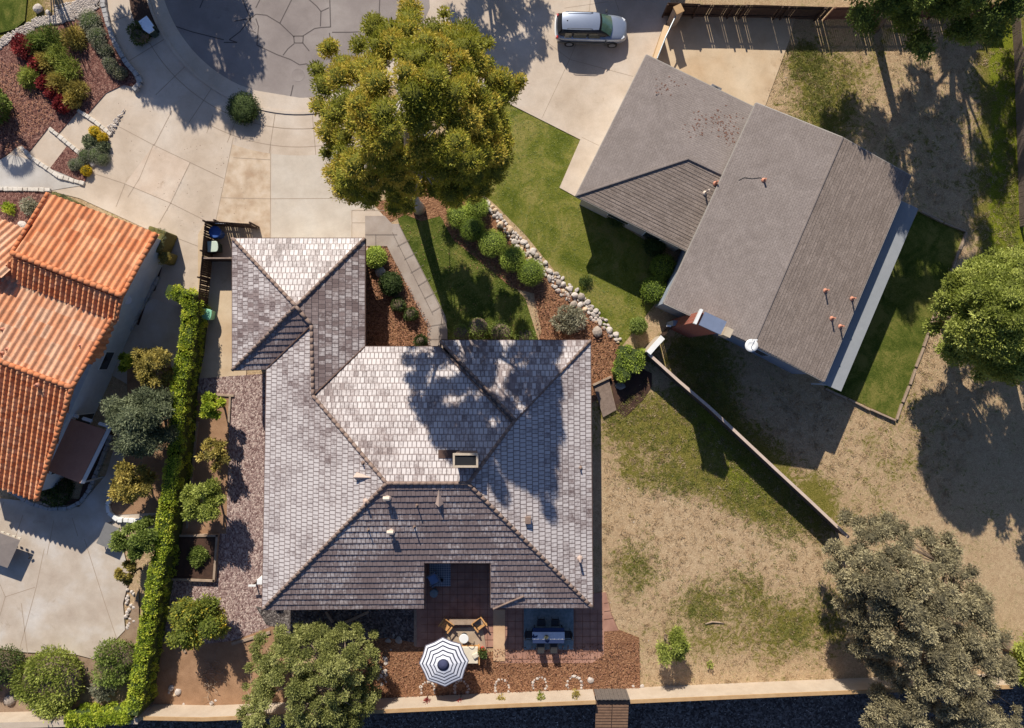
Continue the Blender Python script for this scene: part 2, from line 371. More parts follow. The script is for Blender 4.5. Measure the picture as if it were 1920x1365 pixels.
def tree(name, label, cat, base, clumps, nleaf, Ll, Wl, lm, bark=None, r0=0.15, seed=1, fork=0.35, nl=14, group=None, core=0.6, up=.25, outward=.9, rnd=.6, blob=.66):
    rd = random.Random(seed); t = thing(name, label, cat, group=group)
    mb = MB(); limbs(mb, P(*base), clumps, rd, r0, fork, nl); mb.build('trunk', bark or M_bark, t, smooth=True)
    leaves('crown', clumps, nleaf, Ll, Wl, lm, t, seed=seed, core=core, up=up, outward=outward, rnd=rnd)
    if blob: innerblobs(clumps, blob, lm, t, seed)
    return t
def shrub(name, label, px, py, r, h, lm, n=2500, Ll=.12, Wl=.06, seed=1, rx=None, group=None, cat='shrub', k=7, solid=True):
    """rounded bush: clumps in a dome, opaque occluder core inside"""
    rd = random.Random(seed); t = thing(name, label, cat, P(px, py, 0), group=group); rx = rx or r
    cl = [(0, 0, h * .55, min(r, h * .5))]
    for i in range(k):
        a = 2 * math.pi * i / k + rd.random(); q = rd.uniform(.35, .6)
        cl.append((rx * q * math.cos(a), r * q * math.sin(a), h * rd.uniform(.42, .62), min(r, rx) * rd.uniform(.38, .5)))
    if solid:
        mb = MB(); prof = [(0.3 * r, 0.02), (0.72 * r, h * .25), (0.8 * r, h * .5), (.6 * r, h * .78), (.15 * r, h * .9)]
        mb.lathe(prof, 12, Matrix.Diagonal((rx / r, 1, 1, 1))); mb.build('stem', M_bark, t, smooth=True)  # bark-coloured core added as an occluder behind the leaves
        cl2 = []
    g = np.random.default_rng(seed)
    leaves('foliage', cl, n, Ll, Wl, lm, t, seed=seed, core=.75, rnd=.5)
    return t
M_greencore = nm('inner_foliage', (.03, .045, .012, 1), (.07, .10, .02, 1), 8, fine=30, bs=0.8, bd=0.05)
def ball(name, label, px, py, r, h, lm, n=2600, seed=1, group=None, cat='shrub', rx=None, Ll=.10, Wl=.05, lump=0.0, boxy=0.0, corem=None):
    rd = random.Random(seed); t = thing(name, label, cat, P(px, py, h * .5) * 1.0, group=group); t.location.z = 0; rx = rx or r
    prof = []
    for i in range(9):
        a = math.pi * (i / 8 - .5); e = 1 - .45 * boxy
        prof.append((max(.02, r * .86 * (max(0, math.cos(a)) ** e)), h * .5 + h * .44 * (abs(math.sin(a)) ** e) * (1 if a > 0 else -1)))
    mb = MB(); mb.lathe(prof, 16, Matrix.Diagonal((rx / r, 1, 1, 1))); mb.build('inner_occluder', corem or M_greencore, t, smooth=True)  # smooth dark core added under the leaves as an occluder
    cl = [(0, 0, h * .5, r * .97)]
    for i in range(int(6 * (lump > 0))): 
        a = i * 1.05 + rd.random(); cl.append((rx * .5 * math.cos(a), r * .5 * math.sin(a), h * .5, r * (.45 + lump * rd.random())))
    o = leaves('foliage', cl, n, Ll, Wl, lm, t, seed=seed, flat=h / 2 / r, core=.95, rnd=.8, outward=.3, up=.1)
    o.scale = (rx / r, 1, 1)
    return t
# =============================================================== SETTING: ground and paving
def ground():
    gx = np.concatenate([[-400, -120, -60], np.arange(-42, 42.01, .35), [60, 120, 400]])
    gy = np.concatenate([[-400, -120, -50], np.arange(-32, 32.01, .35), [50, 120, 400]])
    X, Y = np.meshgrid(gx, gy, indexing='ij')
    blobs = [(1225, 800, 85, 60, .9), (1330, 810, 60, 60, .9), (1380, 880, 60, 70, 1.0), (1265, 900, 70, 30, .7), (1160, 740, 40, 60, .5), (1420, 930, 60, 50, .9),
             (1470, 980, 50, 60, .6), (1180, 880, 20, 25, .4), (1150, 1010, 40, 40, .3), (1200, 1060, 40, 50, .5), (1310, 1140, 40, 40, .55), (1400, 1110, 70, 60, .45),
             (1480, 1180, 60, 50, .5), (1560, 1150, 50, 60, .45), (1540, 1000, 30, 40, .4), (1350, 1210, 120, 40, .35),
             (1510, 110, 40, 40, .5), (1540, 170, 50, 60, .5), (1620, 120, 60, 50, .35), (1560, 230, 60, 60, .5), (1893, 250, 42, 190, 2.2), (1902, 420, 46, 120, 2.2), (1895, 110, 40, 60, 1.9), (1895, 520, 40, 60, 1.6),
             (1700, 860, 90, 60, .3), (1580, 960, 50, 60, .35), (1300, 660, 60, 40, .8), (1330, 730, 50, 60, .8), (1450, 850, 50, 40, .6), (1530, 930, 30, 30, .8), (1660, 740, 60, 60, .3),
             (1480, 1060, 60, 50, -.3), (1200, 980, 80, 60, -.5), (1350, 1010, 120, 60, -.4), (1500, 800, 60, 60, -.4),
             (1760, 250, 80, 120, .15), (1660, 330, 70, 60, .15), (10, 30, 60, 60, 1.5)]
    G = np.full(X.shape, .27)
    for bx, by, rx, ry, w in blobs:
        c = P(bx, by); G += w * np.exp(-(((X - c.x) / (rx / K)) ** 2 + ((Y - c.y) / (ry / K)) ** 2) * .9)
    nx, ny = X.shape; V = np.stack([X, Y, np.zeros_like(X)], -1).reshape(-1, 3)
    i = np.arange(nx * ny).reshape(nx, ny)
    F = np.stack([i[:-1, :-1], i[1:, :-1], i[1:, 1:], i[:-1, 1:]], -1).reshape(-1, 4)
    wx = [p_.x for p_ in WALLB]; wy = [p_.y for p_ in WALLB]; V[:, 2] = np.where(V[:, 1] < np.interp(V[:, 0], wx, wy) - .30, -1.2, 0.0)
    me = bpy.data.meshes.new('ground'); me.from_pydata(V.tolist(), [], F.tolist())
    a = me.attributes.new('grass', 'FLOAT', 'POINT'); a.data.foreach_set('value', G.reshape(-1).astype(np.float32))
    me.materials.append(M_ground); o = bpy.data.objects.new('ground', me); COL.objects.link(o); tag(o, kind='structure')
WALLB = [P(x, y, 1.8) for x, y in ((-60, 1355), (262, 1347), (1117, 1317), (1182, 1316), (1900, 1288))]
ground()
CX, CY = 560, -80
sheet('front_lawn', [(930, 170), (945, 190), (1090, 262), (1050, 350), (1085, 372), (1240, 470), (1262, 520), (1235, 560), (1205, 600), (1165, 650), (1110, 590), (1050, 520), (985, 440), (930, 385), (890, 350), (860, 250), (880, 160)], M_lawn)
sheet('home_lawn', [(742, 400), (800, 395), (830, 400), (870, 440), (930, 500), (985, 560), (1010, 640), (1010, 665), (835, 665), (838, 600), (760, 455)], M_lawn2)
sheet('mulch_bed', [(1000, 545), (1030, 515), (1060, 545), (1100, 580), (1135, 620), (1165, 650), (1150, 715), (1112, 755), (1085, 760), (1085, 660), (1005, 660), (1015, 620)], M_mulch)
sheet('mulch_bed', [(700, 380), (735, 372), (800, 340), (830, 330), (905, 365), (950, 420), (1000, 480), (1035, 520), (1000, 550), (960, 540), (900, 490), (850, 450), (825, 405), (790, 415), (760, 402), (730, 418)], M_mulch)
sheet('mulch_bed', [(676, 455), (726, 460), (808, 608), (806, 665), (676, 665)], M_mulch)
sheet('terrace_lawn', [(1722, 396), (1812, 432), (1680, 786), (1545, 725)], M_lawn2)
STREET = sheet('street', arcpts(CX, CY, 266, 0, 360, 64), M_asph)
sheet('street', [(CX - 266, -700), (CX + 266, -700), (CX + 266, CY), (CX - 266, CY)], M_asph)
def ring(name, r0, r1, a0, a1, mat, dz=0.0, kind='structure', n=50):
    z = LAYER[0] + dz; LAYER[0] += 0.004; mb = MB()
    o = [P(x, y) for x, y in arcpts(CX, CY, r1, a0, a1, n)]; i = [P(x, y) for x, y in arcpts(CX, CY, r0, a0, a1, n)]
    for k in range(n):
        mb.prism([i[k].xy, i[k + 1].xy, o[k + 1].xy, o[k].xy], -0.05, z)
    ob = mb.build(name, mat); tag(ob, kind=kind); return ob
# driveway of the home (one wide concrete apron) and neighbour's driveway
d1 = sheet('driveway', [(262, 165), (232, 160), (200, 175), (165, 215), (148, 208), (112, 250), (92, 240), (56, 285), (36, 272), (-60, 360), (-60, 358), (95, 358), (150, 372), (292, 437), (290, 470), (240, 560), (215, 640), (250, 720), (330, 690), (350, 560), (372, 565), (383, 480), (470, 480), (690, 480), (690, 450), (735, 420), (700, 385), (700, 250), (640, 270), (600, 190), (480, 170), (420, 150), (370, 115), (330, 60), (305, 0), (297, -60), (195, -60), (215, 70)], M_conc)
ring('sidewalk', 325, 372, 62, 190, M_conc)
ring('gutter', 264, 290, 20, 190, M_conc)
ring('kerb', 290, 295, 20, 190, M_conc, 0.05)
tag(sheet('parkway_strip', [(236, -50), (246, 20), (262, 70), (285, 70), (304, 58), (282, 20), (272, -50)], M_dksoil), kind='structure')  # grass strip; dark soil colour stands in for its shade
d2 = sheet('neighbour_driveway', [(800, -60), (1262, -60), (1255, 25), (1232, 100), (1215, 115), (1090, 375), (1049, 352), (1088, 262), (945, 190), (900, 165), (850, 130), (810, 60)], M_conc)
sheet('side_yard_pad', [(1262, 30), (1492, 30), (1478, 80), (1425, 225), (1215, 125), (1240, 60)], M_concT)
sheet('walkway', [(0, 355), (98, 357), (160, 347), (100, 315), (60, 300), (20, 290), (-60, 330)], M_concG)
sheet('side_path', [(372, 560), (372, 440), (385, 418), (468, 418), (470, 450), (462, 712), (372, 712)], M_concT)
sheet('gravel_yard', [(366, 710), (505, 700), (520, 1140), (520, 1180), (470, 1195), (345, 1215), (300, 1190), (318, 1000)], M_grav)
sheet('planting_strip', [(352, 735), (432, 742), (425, 1000), (330, 1000), (345, 870)], M_dirt2)
sheet('bare_bed', [(290, 1200), (345, 1212), (440, 1200), (520, 1170), (560, 1330), (270, 1340)], M_dirt2)
sheet('gravel_yard', [(500, 1130), (790, 1130), (790, 1200), (720, 1215), (520, 1190)], M_dkgrav)
sheet('front_path', [(685, 405), (722, 405), (735, 420), (748, 420), (835, 592), (839, 620), (839, 660), (802, 660), (802, 612), (726, 462), (685, 462)], M_path)
sheet('planting_bed', [(-60, 100), (60, 50), (190, 15), (215, 70), (262, 165), (232, 160), (200, 175), (165, 215), (148, 208), (112, 250), (92, 240), (56, 285), (36, 272), (-60, 350)], M_mulchR)
sheet('planting_bed', [(128, 273), (172, 306), (160, 343), (95, 316)], M_mulchR)
sheet('planting_bed', [(-60, 359), (95, 360), (88, 372), (45, 425), (-60, 400)], M_mulchR)
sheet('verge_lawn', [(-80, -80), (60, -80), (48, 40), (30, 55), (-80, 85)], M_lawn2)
sheet('mulch_bed', [(726, 1195), (800, 1208), (950, 1225), (1110, 1232), (1130, 1180), (1160, 1180), (1198, 1195), (1200, 1300), (715, 1325), (650, 1290), (680, 1200)], M_mulch)
sheet('patio_terrace', [(790, 1045), (935, 1045), (945, 1130), (1130, 1110), (1136, 1110), (1145, 1150), (1160, 1181), (1132, 1183), (1132, 1226), (1110, 1242), (938, 1242), (938, 1212), (778, 1212), (778, 1130), (790, 1130)], None or concrete('terracotta_paving', C(176, 134, 116), C(154, 114, 98), C(194, 152, 130), sc=1.2))
sheet('stone_path', [(480, 1136), (560, 1150), (640, 1180), (600, 1195), (500, 1170)], M_dkgrav)
d3 = sheet('backyard_patio', [(-80, 925), (60, 940), (150, 950), (200, 890), (240, 760), (300, 700), (330, 800), (300, 960), (225, 1000), (245, 1080), (232, 1130), (236, 1180), (182, 1236), (140, 1225), (50, 1222), (-80, 1205)], M_conc2)
sheet('courtyard', [(215, 600), (290, 560), (345, 580), (330, 690), (240, 720), (205, 700)], M_conc2)
sheet('rock_bed', [(-80, 1208), (50, 1225), (140, 1228), (182, 1238), (236, 1182), (262, 1100), (262, 1340), (-80, 1345)], nm('bed_soil', C(130, 104, 84), C(170, 146, 122), 1.5, fine=16, bs=.6, bd=.04))
sheet('lower_road', [tuple((p_ + Vector((0, -.35, 0))).xy) for p_ in WALLB] + [(42, WALLB[-1].y - .35), (60, -60), (-60, -60), (-60, WALLB[0].y - .35)], M_dkgrav, world=True, z=-1.19)
sheet('driveway_slab', [(439, 259), (507, 276), (507, 446), (470, 446), (440, 418), (406, 414), (422, 335)], concrete('stained_slab', C(208, 186, 160), C(186, 158, 130), C(224, 206, 184), sc=1.4), on=d1)
sheet('driveway_slab', [(509, 276), (600, 280), (690, 300), (700, 385), (658, 395), (658, 447), (509, 446)], concrete('grey_slab', C(206, 194, 178), C(196, 182, 166), C(214, 204, 190), sc=.6), on=d1)
sheet('driveway_slab', [(235, 345), (288, 273), (357, 305), (318, 380)], concrete('peach_slab', C(214, 194, 174), C(204, 182, 160), C(222, 206, 188), sc=.6), on=d1)
ZT[d1.name] += .004
lines('paving_joints', [
    [(224, 238), (288, 272), (357, 305), (420, 335)], [(288, 272), (262, 335), (240, 370)], [(357, 305), (320, 382), (298, 420)], [(438, 258), (422, 335), (405, 415)], [(508, 275), (507, 445)],
    [(175, 325), (235, 345), (318, 380), (382, 412)], [(415, 371), (505, 373), (658, 372)], [(660, 395), (660, 450)], [(290, 272), (323, 208)], [(388, 250), (400, 215)], [(660, 418), (735, 418)], [(660, 395), (722, 395)], [(507, 300), (438, 296)], [(315, 440), (372, 462)], [(235, 345), (218, 388)]], 0.035, M_joint, d1)
lines('paving_joints', [arcpts(CX, CY, 322, 62, 150, 30), arcpts(CX, CY, 356, 62, 118, 20)] + [[(CX + 296 * math.cos(math.radians(a)), CY + 296 * math.sin(math.radians(a))), (CX + 372 * math.cos(math.radians(a)), CY + 372 * math.sin(math.radians(a)))] for a in (70, 85, 98.5, 111, 123.5, 136, 148.5, 161)], 0.045, M_joint, d1)
lines('paving_joints', [[(1016, 222), (1068, 112)], [(1068, 112), (1105, 20), (1110, -40)], [(1068, 112), (1187, 144)], [(1013, 70), (1068, 112)], [(1058, 16), (1140, 4)], [(1091, 258), (1122, 273)], [(1140, -40), (1160, 20)]], 0.03, M_joint, d2)
lines('paving_joints', [[(42, 1130), (55, 1235)], [(85, 1028), (70, 1100), (40, 1212)], [(160, 1010), (195, 1120), (220, 1195)], [(0, 1090), (12, 1118), (68, 1100)], [(12, 1118), (0, 1160)], [(45, 965), (30, 1010)], [(103, 975), (90, 1040)], [(137, 970), (148, 1005)], [(10, 940), (0, 960)]], 0.04, M_joint, d3)
mbp = [[(745, 462), (768, 450)], [(758, 487), (782, 473)], [(770, 512), (795, 497)], [(784, 536), (808, 521)], [(796, 560), (821, 545)], [(810, 585), (833, 571)], [(802, 612), (838, 606)], [(802, 636), (838, 636)], [(748, 420), (830, 585), (822, 650)], [(736, 436), (812, 590)], [(685, 440), (745, 440)], [(705, 440), (705, 462)]]
lines('path_joints', mbp, 0.03, plain('dark_joint', C(120, 108, 100), .9))
# crack sealant on the street: hand traced
cr = [[(480, 27), (500, 29), (525, 44), (548, 66), (552, 70)], [(525, 44), (547, 0), (550, -20)], [(552, 82), (540, 92), (531, 104)], [(568, 68), (590, 54), (602, 52)], [(602, 52), (620, 51), (619, 14), (618, -20)], [(601, 50), (602, 22), (594, 12), (578, -2)], [(602, 22), (617, 15)], [(623, 61), (655, 61), (672, 60)], [(711, 30), (713, -20)], [(480, 35), (485, 50), (482, 85), (520, 103), (545, 112), (562, 122)], [(551, 68), (569, 68), (568, 81), (552, 81), (551, 68)], [(568, 81), (580, 96)], [(550, 160), (545, 182)], [(480, 15), (490, -5)], [(470, 35), (450, 60), (430, 75), (445, 80), (420, 80)], [(470, 35), (480, 27)], [(440, 40), (470, 35), (465, 55), (480, 62)], [(455, 0), (470, 35)], [(300, 40), (360, 60), (420, 75)], [(375, 15), (390, -20)], [(562, 122), (575, 120), (582, 124)], [(700, 61), (740, 80)], [(618, 62), (622, 120), (600, 160)]]
lines('crack_sealant', cr, 0.075, M_seal, on=STREET)
def manhole(px, py, r, label):
    t = thing('manhole_cover', label, 'manhole cover', P(px, py, 0)); t.location.z = ZT[STREET.name] + .001
    o = MB().lathe([(r, 0), (r, .006), (r - .04, .007), (r - .05, .003), (0.01, .003)], 24).build('cover', M_asph, t)
manhole(559, 141, .45, 'round iron manhole cover in the grey cul-de-sac left of the big tree')
manhole(472, 49, .33, 'small round utility cover in the street near the shaded left side')
# ================================================================ roofs
def tilemat(name, c1, c2, c3, white, rough=0.43):
    m, n, l, b = newmat(name)
    co = n.new('ShaderNodeTexCoord').outputs['Object']; uv = n.new('ShaderNodeUVMap'); uv.uv_map = 'UVMap'
    at = n.new('ShaderNodeAttribute'); at.attribute_name = 'tc'; sc = n.new('ShaderNodeSeparateColor'); l.new(at.outputs['Color'], sc.inputs[0])
    su = n.new('ShaderNodeSeparateXYZ'); l.new(uv.outputs[0], su.inputs[0])
    r = ramp(n, [(0.1, c1), (0.5, c2), (0.9, c3)]); l.new(sc.outputs[0], r.inputs[0])
    st = noise(n, l, co, 5, 8, .8); big = noise(n, l, co, .32, 4, .6)
    rr = ramp(n, [(0.3, (.84, .82, .82, 1)), (.7, (1.1, 1.08, 1.08, 1))]); l.new(st.outputs[0], rr.inputs[0])
    base = mix(n, l, 1.0, r.outputs[0], rr.outputs[0], 'MULTIPLY')
    # pale sun glare painted on the middle of each tile, stronger where 'w' is high
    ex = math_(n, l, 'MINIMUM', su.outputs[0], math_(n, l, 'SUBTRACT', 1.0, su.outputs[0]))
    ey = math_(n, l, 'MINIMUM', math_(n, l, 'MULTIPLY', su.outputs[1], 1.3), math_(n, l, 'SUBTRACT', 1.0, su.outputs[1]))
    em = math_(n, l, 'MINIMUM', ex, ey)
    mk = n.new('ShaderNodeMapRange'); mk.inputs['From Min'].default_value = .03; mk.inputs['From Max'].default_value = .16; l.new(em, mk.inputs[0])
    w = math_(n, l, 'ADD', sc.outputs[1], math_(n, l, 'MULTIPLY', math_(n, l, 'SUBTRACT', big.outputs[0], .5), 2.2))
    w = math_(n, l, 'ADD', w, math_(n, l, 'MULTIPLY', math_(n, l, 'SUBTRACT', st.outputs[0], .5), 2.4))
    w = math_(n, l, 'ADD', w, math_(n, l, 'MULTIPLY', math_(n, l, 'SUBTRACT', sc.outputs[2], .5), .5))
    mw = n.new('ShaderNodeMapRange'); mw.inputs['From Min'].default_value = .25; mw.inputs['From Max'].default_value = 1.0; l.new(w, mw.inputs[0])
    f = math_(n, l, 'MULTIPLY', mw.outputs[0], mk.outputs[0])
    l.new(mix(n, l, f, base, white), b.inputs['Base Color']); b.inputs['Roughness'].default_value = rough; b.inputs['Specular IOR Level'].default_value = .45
    bump(n, l, st.outputs[0], b, .25, .015)
    return m
M_tile = tilemat('glare_painted_tile', C(122, 106, 102), C(138, 122, 118), C(154, 138, 133), C(213, 204, 200))
M_cap = nm('mauve_brown_cap', C(120, 98, 88), C(158, 136, 122), 3, fine=18, bs=.3, rough=.7)
M_fascia = nm('brown_fascia', C(88, 66, 58), C(116, 92, 80), 3, fine=18, bs=.2)
M_wallc = nm('cream_stucco', C(206, 190, 170), C(224, 210, 192), 2, fine=40, bs=.3, bd=.01)
M_wallb = nm('beige_stucco', C(170, 150, 132), C(190, 172, 154), 2, fine=40, bs=.3, bd=.01)
M_wallw = nm('white_stucco', C(206, 208, 212), C(228, 230, 232), 2, fine=40, bs=.3, bd=.01)
M_glass = plain('dark_window_glass', (.03, .04, .05, 1), .08, 0, .1, 1.0)
M_white = plain('white_paint', (.75, .75, .73, 1), .5, 0, .05)
M_under = plain('roof_underside', C(84, 70, 62), .9)
def plane_of(e0, e1, apex):
    U = (e1 - e0); U.z = 0; U.normalize(); N = U.cross((apex - e0)).normalized()
    if N.z < 0: N = -N
    Vv = N.cross(U).normalized()
    if Vv.z < 0: Vv = -Vv
    return e0, U, Vv, N
def raypt(px, py, pl):
    o, U, V, N = pl; cam_p = Vector((0, 0, H)); d = P(px, py, 0) - cam_p
    t = (o - cam_p).dot(N) / d.dot(N); return cam_p + d * t
def clip(poly, u0, u1, v0, v1):
    for ax, lim, sg in ((0, u0, 1), (0, u1, -1), (1, v0, 1), (1, v1, -1)):
        if not poly: return poly
        out = []
        for i in range(len(poly)):
            a, b = poly[i - 1], poly[i]; da, db = (a[ax] - lim) * sg, (b[ax] - lim) * sg
            if db >= 0:
                if da < 0: t = da / (da - db); out.append((a[0] + (b[0] - a[0]) * t, a[1] + (b[1] - a[1]) * t))
                out.append(b)
            elif da >= 0: t = da / (da - db); out.append((a[0] + (b[0] - a[0]) * t, a[1] + (b[1] - a[1]) * t))
        poly = out
    return poly
def facet(name, e0, e1, z0, apex, pts, mat, parent, pitch=.42, tw=.275, white=.5, lift=.035, seed=0, tiles=True, plain_uv=False, label=None, var=1.0):
    """flat roof face laid in overlapping courses; pts are outline pixels (ray-cast on the plane)"""
    rd = random.Random(seed); E0 = P(*e0, z0); E1 = P(*e1, z0); A = P(*apex)
    pl = plane_of(E0, E1, A); o, U, V, N = pl
    W3 = [raypt(x, y, pl) for x, y in pts]
    uv = [((w - o).dot(U), (w - o).dot(V)) for w in W3]
    mb = MB(); mb.face([w - N * .03 for w in W3])
    umin, umax = min(a for a, b in uv), max(a for a, b in uv); vmin, vmax = min(b for a, b in uv), max(b for a, b in uv)
    k = 0; v = vmin - .0
    while v < vmax:
        off = (k % 2) * tw * .5 + rd.uniform(-.03, .03); u = umin - tw + off if tiles else umin
        lf = lift * rd.uniform(.85, 1.15)
        while u < umax:
            w_ = tw if tiles else (umax - umin)
            g = .009 if tiles else 0
            c = clip(uv, u + g, u + w_ - g, v, v + pitch)
            if len(c) >= 3:
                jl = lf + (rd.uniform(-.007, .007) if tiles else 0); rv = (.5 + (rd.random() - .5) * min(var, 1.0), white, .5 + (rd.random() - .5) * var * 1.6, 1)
                pp = []; uu = []
                for a, b in c:
                    t = (b - v) / pitch; pp.append(o + U * a + V * b + N * (jl * (1 - t) + .004)); uu.append(((a - u) / w_, t) if not plain_uv else (a, b))
                # orient up
                nr = (pp[1] - pp[0]).cross(pp[2] - pp[0])
                ar = sum(c[i - 1][0] * c[i][1] - c[i][0] * c[i - 1][1] for i in range(len(c)))
                if ar * U.cross(V).dot(N) < 0: pp.reverse(); uu.reverse()
                mb.face(pp, uu, rv)
                lo = [a for a, b in c if b < v + .002]
                if len(lo) >= 2:
                    a0, a1 = min(lo), max(lo); q = [o + U * a0 + V * v, o + U * a1 + V * v]
                    mb.face([q[0] - N * .03, q[1] - N * .03, q[1] + N * (jl + .004), q[0] + N * (jl + .004)], [(0, 0)] * 4, (rv[0] * .3, -2, 0, 1))
            u += w_
        v += pitch; k += 1
    ob = mb.build(name, mat, parent)
    if label: ob['label'] = label
    return pl, W3
def capline(mb, a, b, r=.11, lift=.05, kn=1.0):
    a = Vector(a) + Vector((0, 0, lift)); b = Vector(b) + Vector((0, 0, lift)); d = b - a; n = max(1, int(d.length / .4)); dn = d.normalized()
    for i in range(n):
        p = a + d * (i / n); q = a + d * ((i + 1.04) / n)
        mb.tube([p, q], [r * (1 + .06 * kn), r * (1 - .06 * kn)], 10)
e = 3.0
home = thing('house', 'large hip roofed house in the centre with glare-painted brown tiles and a patio notch', 'house', P(800, 900, 0))
hp = home.location.copy(); home.location = (0, 0, 0)
a = (436, 447); b = (684, 447); A = (555, 574); c = (436, 694); d = (500, 692); J = (584, 610); M = (587, 742); g = (684, 650); R1 = (725, 906); R2 = (878, 906); Kp = (967, 786); h = (826, 650); i_ = (826, 638); j = (1107, 638); SE = (1111, 1139); SW = (492, 1143)
zA, zJ, zR, zK = 4.65, 4.25, 6.1, 4.9  # white sets how much glare is painted on each slope
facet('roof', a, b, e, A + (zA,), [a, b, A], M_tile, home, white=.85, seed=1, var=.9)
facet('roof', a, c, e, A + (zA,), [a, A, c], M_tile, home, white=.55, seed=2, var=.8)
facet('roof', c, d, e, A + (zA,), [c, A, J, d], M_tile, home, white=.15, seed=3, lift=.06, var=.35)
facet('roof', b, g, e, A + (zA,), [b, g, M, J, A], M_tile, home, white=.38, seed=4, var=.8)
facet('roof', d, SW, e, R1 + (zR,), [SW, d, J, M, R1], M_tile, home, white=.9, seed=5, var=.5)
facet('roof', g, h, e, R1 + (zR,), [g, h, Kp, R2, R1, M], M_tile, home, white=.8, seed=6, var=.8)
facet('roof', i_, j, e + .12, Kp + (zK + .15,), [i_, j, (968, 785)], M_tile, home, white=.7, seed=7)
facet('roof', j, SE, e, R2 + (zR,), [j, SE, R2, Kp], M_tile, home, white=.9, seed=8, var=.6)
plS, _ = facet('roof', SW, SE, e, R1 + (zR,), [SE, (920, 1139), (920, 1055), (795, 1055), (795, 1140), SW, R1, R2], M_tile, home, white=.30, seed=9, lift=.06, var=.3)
mb = MB()
for p, q in ((a + (e,), A + (zA,)), (b + (e,), A + (zA,)), (c + (e,), A + (zA,)), (A + (zA,), J + (zJ,)), (J + (zJ,), M + (zJ,)), (M + (zJ,), R1 + (zR,)), (R1 + (zR,), R2 + (zR,)), (R2 + (zR,), Kp + (zK,)), (Kp + (zK,), j + (e,)), (R1 + (zR,), SW + (e,)), (R2 + (zR,), SE + (e,))):
    capline(mb, P(*p), P(*q))
mb.build('ridge_cap', M_cap, home, smooth=True)
mb = MB()  # the stepped edge between the two north faces
capline(mb, P(826, 640, e + .15), P(966, 786, zK + .15), .09, .08); capline(mb, P(822, 648, e), P(958, 790, zK - .05), .07, .04)
mb.build('step_flashing', M_cap, home, smooth=True)
mb = MB()
for p, q, z in ((d, J, 1), (g, M, 1)):
    z1 = zJ; A3, B3 = P(*p, e), P(*q, z1); mb.tube([A3 + Vector((0, 0, .03)), B3 + Vector((0, 0, .03))], .05, 6)
mb.build('valley_flashing', M_fascia, home)
notchz = raypt(800, 1055, plS).z
mb = MB()
def eave(mb, p, q, z0, z1, w=.1, dd=.22):
    A3, B3 = P(*p, z0), P(*q, z1); dv = (B3 - A3); L_ = dv.length; dv.normalize(); nn = Vector((-dv.y, dv.x, 0)).normalized() * w / 2
    mb.face([A3 - nn, B3 - nn, B3 + nn, A3 + nn]); mb.face([A3 - nn, A3 - nn - Vector((0, 0, dd)), B3 - nn - Vector((0, 0, dd)), B3 - nn])
    mb.face([A3 + nn, B3 + nn, B3 + nn - Vector((0, 0, dd)), A3 + nn - Vector((0, 0, dd))]); mb.face([A3 - nn - Vector((0, 0, dd)), A3 + nn - Vector((0, 0, dd)), B3 + nn - Vector((0, 0, dd)), B3 - nn - Vector((0, 0, dd))])
    for X3 in (A3, B3): mb.face([X3 - nn, X3 + nn, X3 + nn - Vector((0, 0, dd)), X3 - nn - Vector((0, 0, dd))])
for p, q in ((a, b), (b, g), (g, h), (h, i_), (i_, j), (j, SE), (SE, (920, 1139)), ((795, 1140), SW), (SW, d), (d, c), (c, a)): eave(mb, p, q, e, e)
eave(mb, (920, 1139), (920, 1055), e, notchz); eave(mb, (920, 1055), (795, 1055), notchz, notchz); eave(mb, (795, 1055), (795, 1140), notchz, e)
mb.build('fascia', M_fascia, home)
mb = MB(); mb.prism([tuple(P(x, y, e)[:2]) for x, y in [(454, 465), (666, 465), (666, 668), (842, 668), (842, 656), (1090, 656), (1093, 1122), (938, 1122), (938, 1038), (778, 1038), (778, 1124), (510, 1126), (518, 712), (518, 676), (454, 676)]], 0, 2.95)
mb.build('wall', M_wallb, home)
mb = MB(); mb.prism([tuple(P(x, y, e)[:2]) for x, y in [(440, 451), (680, 451), (680, 653), (830, 653), (830, 642), (1103, 642), (1107, 1135), (924, 1135), (924, 1051), (791, 1051), (791, 1136), (496, 1139), (504, 688), (440, 690)]], 2.78, 2.82)
mb.build('soffit', M_under, home)
def wallpanels(parent, e0, e1, z, inset, items, mat=M_glass, fr=M_white):
    """windows on the wall under the eave e0-e1 (px at z): items (t0,t1,zb,zt)"""
    A3, B3 = P(*e0, z), P(*e1, z); A3.z = B3.z = 0; dv = (B3 - A3); L_ = dv.length; dv.normalize(); nn = Vector((-dv.y, dv.x, 0))
    for t0, t1, zb, zt in items:
        c3 = A3 + dv * L_ * (t0 + t1) / 2 + nn * inset; w_ = L_ * (t1 - t0); rz = math.atan2(dv.y, dv.x)
        f = MB().box((c3.x, c3.y, (zb + zt) / 2), (w_, .08, zt - zb), rz).build('window', fr, parent)
        MB().box((c3.x, c3.y, (zb + zt) / 2), (w_ - .12, .10, zt - zb - .12), rz).build('pane', mat, f)
wallpanels(home, (1093, 656), (1093, 1122), e, -.0, [(.1, .18, .9, 2.2), (.4, .5, .9, 2.2), (.7, .8, .9, 2.2)])
wallpanels(home, (938, 1122), (1093, 1122), e, 0.0, [(.2, .7, .2, 2.2)])
wallpanels(home, (778, 1038), (938, 1038), e, 0.0, [(.2, .8, .1, 2.2)])
wallpanels(home, (510, 1126), (778, 1124), e, 0.0, [(.2, .4, .9, 2.2), (.6, .8, .9, 2.2)])
wallpanels(home, (454, 465), (666, 465), e, 0.0, [(.1, .9, 0.05, 2.2)], mat=M_white)
